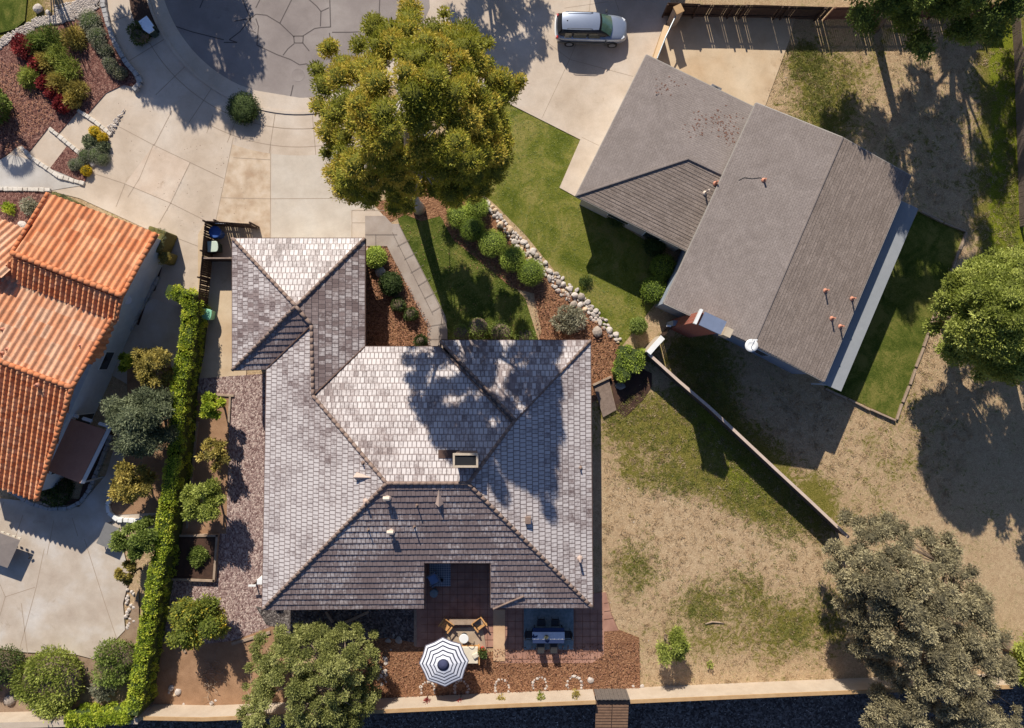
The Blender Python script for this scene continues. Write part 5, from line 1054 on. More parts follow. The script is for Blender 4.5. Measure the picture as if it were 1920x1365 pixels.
for x, y, r, lb in ((168, 40, .75, 'largest grey cushion plant, topmost of the shaded row'), (180, 65, .6, 'big grey cushion plant second from the top of the shaded row'), (186, 82, .45, 'grey cushion plant third from the top of the shaded row'), (205, 118, .42, 'grey cushion plant fifth from the top of the shaded row'), (212, 128, .4, 'small grey cushion plant touching the sunlit one in the row'), (198, 96, .45, 'grey cushion plant fourth from the top of the shaded row')): ball('cushion_plant', lb, x, y, r, .6, LF_sg, 1500, seed=int(x), group='shaded grey cushion plants by the stone edging')
ball('cushion_plant', 'sunlit grey-green cushion plant at the end of the shaded row', 225, 137, .42, .6, LF_sage, 1300, seed=9)  # sunlit plant gets paler leaves; the shaded row is painted darker
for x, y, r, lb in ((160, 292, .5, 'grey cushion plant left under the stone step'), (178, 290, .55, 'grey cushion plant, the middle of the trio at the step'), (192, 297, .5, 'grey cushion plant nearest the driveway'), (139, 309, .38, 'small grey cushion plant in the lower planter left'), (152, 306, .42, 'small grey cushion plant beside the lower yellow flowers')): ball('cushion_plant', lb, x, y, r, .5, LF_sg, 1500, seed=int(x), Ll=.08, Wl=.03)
for x, y, lb in ((172, 268, 'blue-green leafy plant under the left yellow flowers'), (196, 280, 'blue-green leafy plant under the right yellow flowers')): shrub('leafy_plant', lb, x, y, .5, .4, LF_gry, 900, .14, .08, seed=x, solid=False)
for x, y, lb in ((177, 246, 'left round yellow flower clump of the upper pair'), (192, 258, 'right round yellow flower clump of the upper pair'), (162, 320, 'round yellow flower clump in the lower mulch planter')): ball('yellow_flowers', lb, x, y, .33, .5, LF_yel, 1300, seed=x, cat='flowers', Ll=.07, Wl=.05)
# bare stemmed plant whose fan of shadows crosses the bed
t_ = thing('bare_stem_plant', 'tall bare-stemmed plant at the top left edge casting a fan of thin shadows', 'plant'); mb = MB(); rdo = random.Random(2)
for k_ in range(11):
    b_ = P(100 + rdo.uniform(-6, 6), -22); a_ = rdo.uniform(-1, 1); mb.tube([b_, b_ + Vector((a_ * .5, rdo.uniform(-.1, .1), 1.8)), b_ + Vector((a_ * 1.3, rdo.uniform(-.3, .2), 3.6 + rdo.random()))], [.06, .045, .02], 6)
mb.build('stems', M_bark, t_)
leaves('foliage', [(P(100, -22).x, P(100, -22).y, 3.6, .7)], 200, .2, .05, LF_grn, t_, seed=3)
# palm left of the frame (its shadow lies on the grey walkway)
t_ = thing('palm', 'small fan palm just beyond the left edge shading the walkway', 'palm'); b_ = P(-4, 150); mb = MB(); mb.tube([b_, b_ + Vector((0, 0, 3.6))], [.16, .12], 10); mb.build('trunk', M_bark, t_)
mb = MB(); tp = b_ + Vector((0, 0, 3.7))
for k_ in range(20):
    a_ = k_ * 2.4; dv = Vector((math.cos(a_), math.sin(a_), .1 + .5 * ((k_ * .37) % 1))); sv = Vector((-dv.y, dv.x, 0)); c_ = tp + dv * .6
    for jj in range(9): 
        th = (jj - 4) * .22; d2 = (dv * math.cos(th) + sv * math.sin(th)); e_ = c_ + d2 * .75; s2 = Vector((-d2.y, d2.x, 0)) * .04; mb.face([c_, c_ + d2 * .4 + s2, e_, c_ + d2 * .4 - s2])
    s3 = sv * .02; mb.face([tp - s3, c_ - s3, c_ + s3, tp + s3])
mb.build('fronds', plain('palm_green', (.08, .12, .03, 1), .6), t_)
# dry vine tangle on the bare bed, roots of branches
t_ = thing('bare_branches', 'tangle of bare grey branches lying on the bare bed', 'branches'); mb = MB(); rdo = random.Random(12)
for k_ in range(26):
    x, y = 395 + rdo.gauss(0, 12), 1265 + rdo.gauss(0, 18); pts_ = [P(x, y, .1)]
    for _ in range(5): x += rdo.uniform(-9, 9); y += rdo.uniform(-4, 9); pts_.append(P(x, y, rdo.uniform(.08, .5)))
    mb.tube(pts_, [.02, .02, .016, .013, .01, .006], 5)
mb.build('twigs', M_woodl, t_)
# hedge stubs at the orange garage corner
M_olivec = nm('olive_clipped_foliage', (.11, .10, .03, 1), (.2, .17, .05, 1), 8, fine=40, bs=.9, bd=.06)
for lb, pl_, h_ in (('dark olive clipped hedge at the orange garage corner', [(278, 422), (312, 434), (298, 470), (288, 474), (272, 450)], 1.7), ('small olive clipped shrub below the corner hedge', [(296, 470), (318, 473), (312, 492), (300, 494)], 1.3), ('clipped olive hedge at the top edge of the orange roof', [(98, 357), (136, 376), (134, 384), (92, 366)], 1.5)):
    t_ = thing('clipped_hedge', lb, 'hedge'); MB().prism([tuple(P(x, y, h_)[:2]) for x, y in pl_], 0, h_).build('body', M_olivec, t_, bevel=.12)
    rdh = random.Random(1); cl = []
    while len(cl) < 24:
        x, y = rdh.uniform(min(a_ for a_, _ in pl_), max(a_ for a_, _ in pl_)), rdh.uniform(min(b_ for _, b_ in pl_), max(b_ for _, b_ in pl_))
        if inpoly(x, y, pl_): p_ = P(x, y, h_); cl.append((p_.x, p_.y, h_ - .12, .14))
    leaves('foliage', cl, 1500, .08, .04, LF_tan if 'small' in lb else LF_gry, t_, seed=2)
# ================================================================ vehicle
M_car = nm('silver_blue_paint', (.30, .34, .42, 1), (.33, .37, .45, 1), .5, fine=2, rough=.28, bs=0, metal=.55, spec=.6)
M_carlow = plain('dark_sill', (.10, .10, .095, 1), .4, .2); M_blk = plain('black_plastic', (.015, .015, .018, 1), .45); M_tyre = plain('tyre_rubber', (.02, .02, .02, 1), .8); M_rim = plain('alloy_rim', (.55, .56, .58, 1), .3, .8)
M_ws = plain('green_tinted_glass', (.07, .13, .10, 1), .06, 0, .2, 1.0); M_sg = plain('side_glass', (.10, .10, .075, 1), .08, 0, .1, 1.0); M_redl = plain('red_lamp', (.5, .04, .03, 1), .2); M_lamp = plain('clear_lamp', (.7, .72, .75, 1), .15)  # side glass has a beige reflection mixed into its colour
car = thing('parked_car', 'silver-blue sports utility car parked on the neighbour driveway at the top', 'car', (P(1109, 51, .9).x, P(1109, 51, .9).y, .05), math.radians(-1.5))
def loft(rings, name, mat, parent, sub=1):
    bm = bmesh.new(); vr = [[bm.verts.new(p_) for p_ in r_] for r_ in rings]; n_ = len(rings[0])
    for a_, b_ in zip(vr, vr[1:]):
        for k_ in range(n_): bm.faces.new((a_[k_], a_[(k_ + 1) % n_], b_[(k_ + 1) % n_], b_[k_]))
    bm.faces.new(vr[0][::-1]); bm.faces.new(vr[-1]); bmesh.ops.recalc_face_normals(bm, faces=bm.faces)
    me = bpy.data.meshes.new(name); bm.to_mesh(me); bm.free(); me.materials.append(mat); me.polygons.foreach_set('use_smooth', [True] * len(me.polygons)); o = bpy.data.objects.new(name, me); COL.objects.link(o); o.parent = parent
    if sub: s_ = o.modifiers.new('sub', 'SUBSURF'); s_.levels = sub; s_.render_levels = sub
    return o
st = [(-2.42, .55, .45, .72), (-2.38, .78, .32, .92), (-2.1, .90, .25, 1.0), (-1.5, .94, .22, 1.02), (-.5, .95, .2, 1.0), (.5, .95, .2, .99), (1.2, .94, .22, .98), (1.6, .93, .24, .95), (2.1, .86, .27, .86), (2.38, .68, .32, .74), (2.47, .45, .38, .62)]
rings = []
for x, w_, zb, zt in st: rings.append([(x, -w_ * .9, zb), (x, -w_, zb + .12), (x, -w_ * 1.0, zt * .72), (x, -w_ * .93, zt - .03), (x, -w_ * .6, zt + .02), (x, 0, zt + .05), (x, w_ * .6, zt + .02), (x, w_ * .93, zt - .03), (x, w_, zt * .72), (x, w_, zb + .12), (x, w_ * .9, zb)])
loft(rings, 'body', M_car, car)
def cabring(x, wb, wt, zb, zt): return [(x, -wb, zb), (x, -(wb + wt) / 2 * 1.01, (zb + zt) / 2), (x, -wt, zt - .03), (x, -wt * .5, zt + .01), (x, 0, zt + .02), (x, wt * .5, zt + .01), (x, wt, zt - .03), (x, (wb + wt) / 2 * 1.01, (zb + zt) / 2), (x, wb, zb)]
loft([cabring(-2.33, .76, .70, .92, .97), cabring(-2.02, .83, .66, .95, 1.58), cabring(-1.2, .86, .67, .95, 1.65), cabring(0, .86, .66, .95, 1.66), cabring(.52, .86, .62, .95, 1.6), cabring(1.38, .80, .74, .94, .98)], 'cabin_glass', M_blk, car, 1)
def surfstrip(name, rows, mat): 
    mb = MB(); n_ = len(rows[0]); vs = [p_ for r_ in rows for p_ in r_]; mb.add(vs, [(i * n_ + k, i * n_ + k + 1, (i + 1) * n_ + k + 1, (i + 1) * n_ + k) for i in range(len(rows) - 1) for k in range(n_ - 1)]); o = mb.build(name, mat, car, smooth=True); return o
def arcrow(x, w_, z, sag=.03, bow=.0): return [(x + bow * (1 - (t / 4) ** 2), w_ * t / 4, z + sag * (1 - (t / 4) ** 2)) for t in range(-4, 5)]
surfstrip('roof', [arcrow(-2.02, .56, 1.62, .04, .05 * -1), arcrow(-1.5, .60, 1.67, .05), arcrow(-.6, .61, 1.69, .05), arcrow(.1, .59, 1.685, .05), arcrow(.42, .56, 1.66, .04, .07)], M_car)
surfstrip('windshield', [arcrow(.56, .55, 1.615, .05, .08), arcrow(.95, .62, 1.34, .05, .1), arcrow(1.28, .70, 1.06, .05, .12)], M_ws)
surfstrip('rear_window', [arcrow(-2.08, .55, 1.58, .03, -.05), arcrow(-2.2, .60, 1.32, .03, -.05), arcrow(-2.3, .64, 1.06, .03, -.06)], M_blk)
surfstrip('tailgate_trim', [arcrow(-2.36, .78, .98, .02, -.08), arcrow(-2.44, .78, .9, .02, -.08)], M_white)
for s_ in (-1, 1):
    for x0, x1 in ((-1.85, -1.35), (-1.25, -.35), (-.25, .62)):
        mb = MB(); wz = lambda z: (.875 - (z - .95) * .28); xa, xb = x0, x1; xt = x1 - (.28 if x1 > .5 else .02); mb.face([(xa, s_ * wz(1.02), 1.04), (xb, s_ * wz(1.02), 1.04), (xt, s_ * wz(1.45), 1.46), (xa + .05, s_ * wz(1.45), 1.46)][::s_]); mb.build('side_window', M_sg, car)
    mb = MB(); mb.box((-.35, s_ * .965, .62), (3.9, .02, .2)); mb.build('door_trim', M_carlow, car)
    mb = MB(); mb.tube([(-1.7, s_ * .56, 1.70), (-1.6, s_ * .56, 1.76), (-.2, s_ * .56, 1.77), (0, s_ * .55, 1.72)], .02, 6); mb.build('roof_rail', M_blk, car)
    mb = MB(); mb.box((.98, s_ * 1.05, 1.0), (.12, .2, .14)); mb.build('mirror', M_blk, car, bevel=.03)
    mb = MB(); mb.box((2.14, s_ * .6, .78), (.28, .2, .07), -s_ * .6); mb.build('headlight', M_lamp, car, bevel=.02); mb = MB(); mb.box((-2.34, s_ * .74, .86), (.16, .16, .2)); mb.build('tail_light', M_redl, car, bevel=.02)
    for x in (-1.45, 1.5):
        Mx = Matrix.Translation((x, s_ * .88, .34)) @ Matrix.Rotation(math.pi / 2, 4, 'X'); w = MB().lathe([(.2, -.11), (.34, -.11), (.35, -.06), (.35, .06), (.34, .11), (.2, .11)], 24, Mx).build('wheel', M_tyre, car, smooth=False); mb = MB()
        mb.lathe([(.22, -.115), (.22, .115)], 20, Mx); mb.build('rim', M_rim, w)
mb = MB(); mb.lathe([(.05, 0), (.03, .03)], 8, c=(-1.7, 0, 1.7)); mb.build('antenna', M_blk, car)
mb = MB(); mb.tube([(1.3, .05, 1.06), (1.28, .6, 1.1)], .012, 5); mb.tube([(1.3, -.5, 1.06), (1.32, .0, 1.1)], .012, 5); mb.build('wiper', M_blk, car)
# ================================================================ bins and boxes
def cart(label, px, py, lidm, bodym, round_=False, rz=0, h_=1.0):
    t = thing('wheelie_bin', label, 'bin', P(px, py), rz); mb = MB()
    if round_: mb.lathe([(.3, 0), (.38, h_)], 20); mb.build('bin_body', bodym, t); mb = MB(); mb.lathe([(.42, h_), (.43, h_ + .03), (.38, h_ + .07), (.05, h_ + .1)], 24)
    else:
        vs = [(-.24, -.26, 0), (.24, -.26, 0), (.24, .26, 0), (-.24, .26, 0), (-.3, -.34, h_), (.32, -.34, h_), (.32, .34, h_), (-.3, .34, h_)]; mb.add(vs, [(3, 2, 1, 0), (4, 5, 6, 7), (0, 1, 5, 4), (1, 2, 6, 5), (2, 3, 7, 6), (3, 0, 4, 7)]); mb.build('bin_body', bodym, t)
        mb = MB(); mb.prism([(-.36, -.37), (.22, -.37), (.32, -.3), (.37, -.12), (.37, .12), (.32, .3), (.22, .37), (-.36, .37)], h_, h_ + .07)
    mb.build('lid', lidm, t, bevel=.03)
    if not round_: mb = MB(); mb.tube([(-.42, -.3, h_ - .03), (-.42, .3, h_ - .03)], .025, 8); mb.build('handle', bodym, t)
    mb = MB(); 
    for s_ in (-1, 1): mb.lathe([(.12, -.03), (.12, .03)], 12, Matrix.Translation((-.28, s_ * .3, .12)) @ Matrix.Rotation(math.pi / 2, 4, 'X'))
    mb.build('wheel', M_tyre, t); return t
M_blue = plain('blue_plastic', C(60, 98, 170), .5); M_pgreen = plain('pale_green_plastic', C(200, 214, 196), .5); M_mint = plain('mint_green_plastic', C(140, 206, 170), .5); M_dplast = plain('dark_green_plastic', (.03, .05, .035, 1), .5)
cart('blue round-lidded bin in the dark fenced enclosure', 414, 440, M_blue, M_blue, True, h_=.95); cart('pale green wheelie bin below the blue one in the enclosure', 411, 467, M_pgreen, M_dplast, rz=.05); cart('mint green half-round bin beside the hedge on the side path', 398, 591, M_mint, M_mint, rz=-.2, h_=.9)
t_ = thing('plank', 'pale plank leaning against the bin enclosure fence', 'plank'); a_, b_ = P(410, 422, .6), P(441, 422, .8); MB().box(((a_.x + b_.x) / 2, a_.y, 1.2), (1.15, .06, .08), 0).build('board', M_white, t_)
def acbox(label, px, py, d_, mat, rz):
    t = thing('air_conditioner', label, 'air conditioner', P(px, py), rz); mb = MB(); mb.box((0, 0, d_[2] / 2), d_); mb.build('casing', mat, t, bevel=.03); mb = MB(); mb.lathe([(d_[1] * .38, 0), (d_[1] * .36, .02), (.06, .025)], 20, c=(0, 0, d_[2])); mb.build('fan_grille', M_blk if 'dark' in label else M_dplast, t)
acbox('dark square air conditioning box against the garage back wall', 1334, 178, (.75, .6, .9), plain('dark_box', (.12, .12, .13, 1), .5), -.45); acbox('olive grey rectangular box beside the dark one at the garage back', 1356, 194, (1.2, .65, .6), plain('olive_box', C(140, 140, 120), .6), -.45)
t_ = thing('round_tank', 'pale round tank lid peeking out behind the garage roof', 'tank', P(1303, 170)); MB().lathe([(.4, 0), (.42, .6), (.3, .75), (.05, .8)], 24).build('tank_body', plain('pale_tank', C(206, 212, 210), .4), t_, smooth=True)
t_ = thing('utility_box', 'pale blue-white notched box lid beside the shaded street kerb', 'utility box', P(287, 58), -.95); mb = MB(); mb.prism([(-.52, -.3), (.1, -.36), (.52, -.2), (.52, .2), (.3, .2), (.3, .34), (-.52, .34)], .0, .75); mb.build('box_body', M_dplast, t_); mb = MB(); mb.prism([(-.54, -.32), (.1, -.38), (.54, -.22), (.54, .22), (.28, .22), (.28, .36), (-.54, .36)], .75, .82); mb.build('lid', plain('pale_lid', C(225, 235, 250, 1.0), .4), t_)
shrub('kerb_shrub', 'dark shrub in the shaded parkway strip beside the pale box', 268, 68, .8, .8, LF_dk, 2500, .12, .06, seed=77)
# ================================================================ patio things
def rug(name, label, poly, mat, cat='rug'):
    z = LAYER[0]; LAYER[0] += .004; o = MB().prism(PX(poly), .01, z).build(name, mat); tag(o, label, cat); return o
def patternmat(name, c1, c2, scale):
    m, n, l, b = newmat(name); co = n.new('ShaderNodeTexCoord').outputs['Object']; mp = n.new('ShaderNodeMapping'); mp.inputs['Rotation'].default_value = (0, 0, .785); l.new(co, mp.inputs[0]); ck = n.new('ShaderNodeTexChecker'); ck.inputs['Scale'].default_value = scale; l.new(mp.outputs[0], ck.inputs[0]); ck.inputs['Color1'].default_value = c1; ck.inputs['Color2'].default_value = c2; l.new(ck.outputs[0], b.inputs['Base Color']); b.inputs['Roughness'].default_value = .95; return m
# paving grid of the terrace
lines('terrace_joints', [[(x, 1048), (x, 1210)] for x in range(802, 936, 14)] + [[(790, y), (935, y)] for y in range(1058, 1210, 14)] + [[(x, 1142), (x, 1238)] for x in range(952, 1130, 14)] + [[(942, y), (1130, y)] for y in range(1150, 1240, 14)] + [[(1132, 1130), (1142, 1128)], [(1132, 1145), (1148, 1143)], [(1132, 1160), (1153, 1157)], [(1138, 1112), (1146, 1150), (1158, 1178)]], .03, plain('terrace_joint', C(140, 98, 80), .9))
tag(MB().prism(PX([(925, 1142), (947, 1142), (947, 1238), (925, 1238)]), .02, LAYER[0] + .02).build('edge_slab', concrete('tan_slab', C(206, 170, 134), C(190, 150, 116), C(216, 184, 150))), kind='structure'); LAYER[0] += .03
sheet('flagstones', [(835, 1176), (905, 1174), (912, 1215), (838, 1218)], concrete('flagstone', C(176, 156, 134), C(158, 138, 118), C(190, 172, 150), sc=1.2))
rug('outdoor_rug', 'blue-grey lattice patterned rug in the covered patio notch', [(806, 1040), (845, 1040), (845, 1098), (806, 1098)], patternmat('lattice_weave', C(120, 130, 142), C(180, 184, 188), 9))
rug('dining_rug', 'teal-grey patchwork rug under the blue dining table', [(982, 1130), (1075, 1130), (1075, 1216), (982, 1216)], nm('teal_weave', C(96, 120, 128), C(150, 164, 168), 1.5, fine=6, bs=.2))
TZ = LAYER[0]
M_blkm = plain('black_wicker', (.02, .02, .024, 1), .6); M_navy = plain('blue_tablecloth', C(34, 52, 92), .8); M_teak = nm('teak_wood', C(196, 140, 84), C(226, 176, 116), 4, fine=24, bs=.2); M_cush = plain('cream_cushion', C(226, 214, 192), .9)
dt = thing('dining_table', 'blue rectangular dining table on the teal rug', 'table', (P(1027, 1182).x, P(1027, 1182).y, TZ)); MB().box((0, 0, .73), (2.15, 1.05, .05)).build('tabletop', M_navy, dt, bevel=.01)
for sx in (-1, 1):
    for sy in (-1, 1): MB().box((sx * .95, sy * .42, .352), (.07, .07, .705)).build('leg', M_blk, dt)
o = MB().box((P(1027, 1182).x, P(1027, 1182).y, TZ + .765), (2.2, .5, .012)).build('table_runner', nm('woven_white', C(206, 210, 222), C(232, 234, 240), 8, fine=30)); tag(o, 'white fringed runner laid along the blue dining table', 'table runner')
t_ = thing('centrepiece', 'small grey-green potted plant in the middle of the white runner', 'potted plant', (P(1023, 1183).x, P(1023, 1183).y, TZ + .772)); MB().lathe([(.09, 0), (.11, .1)], 14).build('pot', M_blk, t_); leaves('foliage', [(0, 0, .16, .1)], 160, .08, .04, LF_sg, t_, seed=2)
o = MB().prism([(.0, 0), (.28, .05), (.3, .2), (.1, .12), (.02, .3), (-.08, .1)], 0, .02).build('napkin', M_navy); o.location = (P(999, 1184).x, P(999, 1184).y - .08, TZ + .775); tag(o, 'crumpled navy napkin on the left end of the runner', 'napkin')
def chair(label, px, py, rz, first=[None]):
    if first[0] is None:
        t = thing('dining_chair', label, 'chair'); MB().box((0, 0, .44), (.5, .5, .06)).build('seat', M_blkm, t, bevel=.02)
        mb = MB(); mb.add([(-.25, -.22, .47), (.25, -.22, .47), (.25, -.27, .47), (-.25, -.27, .47), (-.22, -.32, .95), (.22, -.32, .95), (.22, -.35, .95), (-.22, -.35, .95)], [(3, 2, 1, 0), (4, 5, 6, 7), (0, 1, 5, 4), (1, 2, 6, 5), (2, 3, 7, 6), (3, 0, 4, 7)]); mb.build('backrest', M_blkm, t)
        for sx in (-1, 1):
            for sy in (-1, 1): MB().tube([(sx * .22, sy * .22, 0), (sx * .21, sy * .21, .42)], .02, 6).build('leg', M_blk, t)
            MB().tube([(sx * .27, .2, .45), (sx * .27, .18, .66), (sx * .27, -.25, .68)], .02, 6).build('armrest', M_blk, t)
        first[0] = t
    else: t = copy_tree(first[0])
    t.location = (P(px, py).x, P(px, py).y, TZ); t.rotation_euler = (0, 0, rz); tag(t, label, 'chair', 'black dining chairs round the blue table'); return t
chair('black chair on the north side of the blue table, left', 1014, 1161, math.pi); chair('black chair on the north side of the blue table, right', 1040, 1161, math.pi); chair('black chair at the left end of the blue table', 992, 1183, -math.pi / 2); chair('black chair at the right end of the blue table', 1062, 1183, math.pi / 2); chair('black chair on the sunlit south side of the blue table, left', 1013, 1203, 0); chair('black chair on the sunlit south side of the blue table, right', 1037, 1203, 0)
def adirondack(label, px, py, rz, seatm, frm):
    t = thing('lounge_chair', label, 'chair', (P(px, py).x, P(px, py).y, TZ), rz); MB().box((0, .02, .38), (.6, .6, .12)).build('seat_cushion', seatm, t, bevel=.03)
    mb = MB(); mb.add([(-.3, -.26, .4), (.3, -.26, .4), (.3, -.34, .4), (-.3, -.34, .4), (-.3, -.42, .85), (.3, -.42, .85), (.3, -.48, .85), (-.3, -.48, .85)], [(3, 2, 1, 0), (4, 5, 6, 7), (0, 1, 5, 4), (1, 2, 6, 5), (2, 3, 7, 6), (3, 0, 4, 7)]); mb.build('backrest', frm, t)
    for sx in (-1, 1):
        MB().box((sx * .38, -.02, .58), (.1, .75, .04)).build('armrest', frm, t, bevel=.01)
        for sy in (-.3, .3): MB().box((sx * .36, sy, .28), (.05, .05, .56)).build('leg', frm, t)
    return t
adirondack('teak lounge chair left of the pale flagstones, facing the round table', 838, 1166, 2.5, M_teak, M_teak); adirondack('teak lounge chair right of the pale flagstones, facing the round table', 900, 1164, -2.5, M_teak, M_teak)
adirondack('blue-cushioned lounge chair on the lattice rug in the patio notch', 815, 1081, 2.1 + math.pi * .0, plain('blue_cushion', C(140, 170, 215), .8), plain('grey_frame', (.2, .22, .26, 1), .6))
t_ = thing('ottoman', 'small grey stool beside the patio notch lounge chair', 'stool', (P(815, 1108).x, P(815, 1108).y, TZ)); MB().lathe([(.26, 0), (.3, .2), (.28, .4), (.05, .42)], 12).build('seat', plain('grey_fabric', C(140, 150, 152), .9), t_)
t_ = thing('side_lantern', 'small black lantern on the lattice rug', 'lantern', (P(829, 1086).x, P(829, 1086).y, TZ)); MB().lathe([(.1, 0), (.12, .05), (.08, .3), (.02, .4)], 10).build('lantern_body', M_blk, t_)
t_ = thing('bench', 'grey low bench above the flagstones in the house shade', 'bench', (P(875, 1160).x, P(875, 1160).y, TZ)); MB().box((0, 0, .42), (2.3, .38, .06)).build('seat', M_woodl, t_); [MB().box((s_ * 1.0, 0, .2), (.08, .34, .4)).build('leg', M_woodl, t_) for s_ in (-1, 1)]
t_ = thing('round_table', 'small white round table between the teak chairs', 'table', (P(871, 1190).x, P(871, 1190).y, TZ)); MB().lathe([(.31, .5), (.33, .53), (.31, .55), (.02, .555)], 28).build('tabletop', M_white, t_); MB().lathe([(.22, 0), (.05, .04), (.04, .5)], 12).build('pedestal', M_blk, t_)
t_ = thing('metal_chair', 'dark wire chair with round back beside the daybed', 'chair', (P(884, 1206).x, P(884, 1206).y, TZ)); mb = MB(); mb.tube([(.25 * math.cos(a_ * .5236), .25 * math.sin(a_ * .5236), .45) for a_ in range(13)], .018, 6); mb.build('seat_ring', M_blk, t_); mb = MB(); mb.tube([(.25 * math.cos(a_ * .35 + .0), .25, .45 + .35 * math.sin(a_ * .35)) for a_ in range(10)], .018, 6); mb.build('backrest', M_blk, t_); [MB().tube([(sx * .2, sy * .2, 0), (sx * .16, sy * .16, .45)], .015, 6).build('leg', M_blk, t_) for sx in (-1, 1) for sy in (-1, 1)]
t_ = thing('daybed', 'teak daybed with cream cushion right of the striped parasol', 'daybed', (P(878, 1221).x, P(878, 1221).y, TZ)); MB().box((0, 0, .32), (1.65, 1.25, .1)).build('frame', M_teak, t_); MB().box((-.04, 0, .44), (1.5, 1.15, .14)).build('mattress', M_cush, t_, bevel=.04); [MB().box((sx * .75, sy * .55, .14), (.07, .07, .27)).build('leg', M_teak, t_) for sx in (-1, 1) for sy in (-1, 1)]
MB().box((.8, 0, .5), (.06, 1.2, .3)).build('headboard', M_teak, t_); o = MB().box((0, 0, .1), (.45, .35, .16), .5).build('pillow', M_cush, bevel=.06); o.location = (P(893, 1220).x, P(893, 1220).y, TZ + .5); tag(o, 'pale pillow tilted at the right end of the daybed', 'pillow')
t_ = thing('potted_plant', 'red pot with dark leafy plant at the head of the daybed', 'potted plant', (P(905, 1214).x, P(905, 1214).y, TZ)); MB().lathe([(.16, 0), (.22, .35), (.24, .37)], 16).build('pot', plain('red_glaze', C(214, 70, 66), .4), t_); leaves('foliage', [(0, 0, .7, .22), (.1, -.1, .9, .16)], 300, .16, .07, LF_dk, t_, seed=4)
# striped parasol
um = thing('patio_umbrella', 'navy and white striped octagonal parasol over the daybed corner', 'umbrella', (P(832, 1243, 2.4).x, P(832, 1243, 2.4).y, 0.05), .05)
def strip_mat():
    m, n, l, b = newmat('striped_canvas'); at = n.new('ShaderNodeUVMap'); at.uv_map = 'UVMap'; sx = n.new('ShaderNodeSeparateXYZ'); l.new(at.outputs[0], sx.inputs[0])
    r = n.new('ShaderNodeValToRGB'); r.color_ramp.interpolation = 'CONSTANT'; e_ = r.color_ramp.elements; wh = (.72, .72, .76, 1); nv = (.035, .04, .065, 1)
    st_ = [(0, nv), (.245, wh), (.36, nv), (.41, wh), (.515, nv), (.57, wh), (.67, nv), (.725, wh), (.825, nv), (.88, wh), (.955, (.12, .11, .14, 1))]
    while len(e_) < len(st_): e_.new(.5)
    for k_, (p_, c_) in enumerate(st_): e_[k_].position = p_; e_[k_].color = c_
    l.new(sx.outputs[0], r.inputs[0]); l.new(r.outputs[0], b.inputs['Base Color']); b.inputs['Roughness'].default_value = .85; return m
mb = MB(); Rr = 1.66; ns = 16
def up_(k_, t): # corner points longer, mid panels scalloped
    a_ = math.pi / 2 + k_ * math.pi / 8; rr = Rr * t * (1 if k_ % 2 == 0 else .90); return (rr * math.cos(a_), rr * math.sin(a_), 2.75 - .55 * t ** 1.2 * (1 if k_ % 2 == 0 else .93))
N_ = 12
for k_ in range(ns):
    for jj in range(N_):
        t0, t1 = jj / N_, (jj + 1) / N_; f_ = [up_(k_, t0), up_(k_, t1), up_(k_ + 1, t1), up_(k_ + 1, t0)]; mb.face(f_, [(t0, 0), (t1, 0), (t1, 1), (t0, 1)])
mb.build('canopy', strip_mat(), um); mb = MB(); mb.lathe([(.40, 2.66), (.2, 2.76), (.03, 2.84)], 24); mb.build('top_cap', plain('navy_canvas', C(62, 66, 96), .9), um, smooth=True)
MB().tube([(0, 0, 0), (0, 0, 2.8)], .03, 10).build('pole', M_blk, um); MB().lathe([(.35, 0), (.35, .08), (.05, .12)], 20).build('base', M_woodl, um)
for k_ in range(8): a_ = math.pi / 2 + k_ * math.pi / 4; MB().tube([(0, 0, 2.68), (Rr * .98 * math.cos(a_), Rr * .98 * math.sin(a_), 2.16)], .012, 5).build('rib', M_blk, um)
# deck boards by the east wall
dk = thing('deck_steps', 'slatted grey-brown wooden landing beside the east wall of the brown house', 'deck'); mb = MB(); c4 = [P(1113, 724), P(1141, 711), P(1155, 768), P(1130, 782)]
for k_ in range(13):
    t0, t1 = k_ / 13, (k_ + .86) / 13; mb.prism([tuple(c4[0].lerp(c4[1], t0).xy), tuple(c4[0].lerp(c4[1], t1).xy), tuple(c4[3].lerp(c4[2], t1).xy), tuple(c4[3].lerp(c4[2], t0).xy)], .1, .22)
mb.build('boards', M_woodg, dk); mb = MB(); a_, b_ = P(1111, 722), P(1145, 706); mb.box(((a_.x + b_.x) / 2, (a_.y + b_.y) / 2, .2), ((b_ - a_).length, .12, .36), math.atan2(b_.y - a_.y, b_.x - a_.x)); mb.build('edge_beam', M_woodl, dk)
# dark wet bed by the corner, hedge and wall shadow painted in
sheet('wet_bed_with_shade', [(1150, 715), (1200, 690), (1222, 700), (1222, 725), (1205, 750), (1172, 782), (1155, 768), (1143, 712)], M_dksoil, z=.036)
# terrace retaining kerb of the grey house
stones_curb('retaining_kerb', 'thin pale retaining edge round the shaded terrace lawn of the grey house', [(1724, 398), (1810, 436), (1758, 570), (1716, 690), (1678, 788), (1630, 768), (1545, 728)], .14, .22, 12, M_woodl, 'kerb', 1.2)
